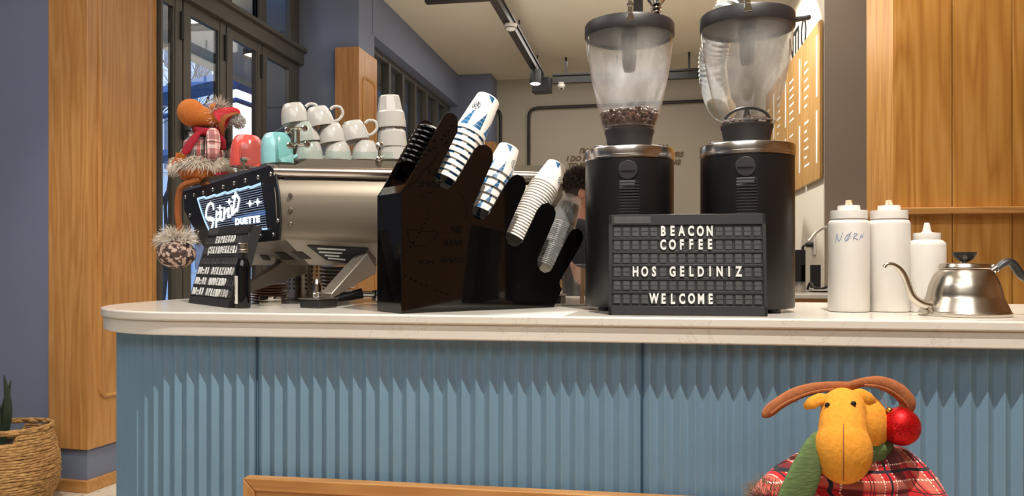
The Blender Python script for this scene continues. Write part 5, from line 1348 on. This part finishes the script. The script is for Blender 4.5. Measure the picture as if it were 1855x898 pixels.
MB().lathe([(.03, .035), (.042, .02), (.042, -.005), (0, -.006)], 24, cap=False).lathe([(.04, .035), (.04, .045), (0, .046)], 24).tube([(0, 0, .04), (0, 0, 3.222-p.z)], .012, 8).build('camera_base', m_white_pl, t)
MB().ball((0, 0, -.012), .03).build('camera_ball', m_white_pl, t); MB().ball((.004, -.02, -.026), .014).build('lens', m_gloss, t)
p = W(925, 50, 6.9)
t = thing('smoke_detector', 'small white dome smoke detector fixed on the long ceiling track', 'smoke detector', (p.x, p.y, p.z))
MB().lathe([(.052, .03), (.055, .02), (.052, .0), (.035, -.022), (.012, -.03), (0, -.03)], 28).build('dome', m_white_pl, t)
MB().torus((0, 0, -.006), .0505, .003).build('vent_ring', m_trk, t)
def conduit(label, pts, x_up=(0, 0, 1)):
    P = [Vector(p) for p in pts]; return tag(MB().tube(P, .020, 10).build('wall_conduit', m_trk), label, 'conduit')
yb = VB-.03
def wb(px, py): p = ray(px, py); return CAM+p*(yb/p.y)
A, B_, C_ = wb(958, 520), wb(958, 196), wb(1300, 183)
bend = smooth_path([B_+Vector((0, 0, -.10)), B_+Vector((.028, 0, -.028)), B_+Vector((.11, 0, 0))], 5)
conduit('black conduit pipe framing the back wall, from the ceiling side to right of centre', [A]+bend+[Vector((C_.x, yb, B_.z+.02))])
A, B_ = wb(907, 520), wb(907, 198)
bend = smooth_path([B_+Vector((0, 0, -.09)), B_+Vector((-.025, 0, -.025)), B_+Vector((-.09, 0, 0))], 5)
conduit('short black conduit pipe on the back wall beside the blue grey pilaster', [A]+bend+[B_+Vector((-.16, -.0, 0))])
# silver flexible duct
m_duct = M('silver_duct_foil', S(196, 200, 200), .28, .85, var=.08, scale=14, bmp=.2)
P = smooth_path([W(1385, -150, 5.4), W(1352, -70, 5.3), W(1326, 0, 5.2), W(1303, 60, 5.2), W(1291, 110, 5.3), W(1294, 155, 5.4), W(1302, 185, 5.8), W(1312, 200, 6.3)], 14)
P = [Vector((q.x, q.y, min(q.z, 3.40))) for q in P]
tag(MB().tube(P, [.088+.006*(i % 2) for i in range(len(P))], 18, cap=True).build('flexible_duct', m_duct, sharp=20), 'silver corrugated flexible air duct curving down behind the right hopper', 'duct')
# hanging conduit and spring pendant above the left grinder
p = W(1156, 20, 4.0)
tag(MB().box((-.024, -.03, 0), (.024, .03, 3.5-2.45)).build('ceiling_post', m_trk, bevel=.003), 'dark grey post hanging from the ceiling behind the left hopper latch', 'post').location = (p.x, p.y, 2.40)
bpy.data.objects['ceiling_post'].location.z = W(1156, 31, 4.0).z-.02
bpy.data.objects['ceiling_post'].scale.z = (3.5-bpy.data.objects['ceiling_post'].location.z)/1.05
p = W(1189, 34, 3.2); zb = p.z-.04
t = thing('spring_pendant', 'shiny chrome coil spring hose hanging from the ceiling behind the left hopper', 'pendant', (p.x, p.y, zb))
pts = []; turns = 11
for k in range(turns*16+1):
    a = 2*pi*k/16; pts.append((.019*cos(a), .019*sin(a), .19*k/(turns*16)))
MB().tube(pts, .0048, 7).build('coil_spring', m_chrome, t)
MB().tube([(0, 0, 0), (0, 0, .2)], .013, 12).build('inner_hose', m_black, t)
MB().lathe([(.024, .098), (.036, .112), (.036, .15), (.022, .16)], 28).build('chrome_collar', m_chrome, t)
MB().tube([(0, 0, .19), (0, 0, 3.5-zb)], .010, 10).build('hose', m_trk, t)
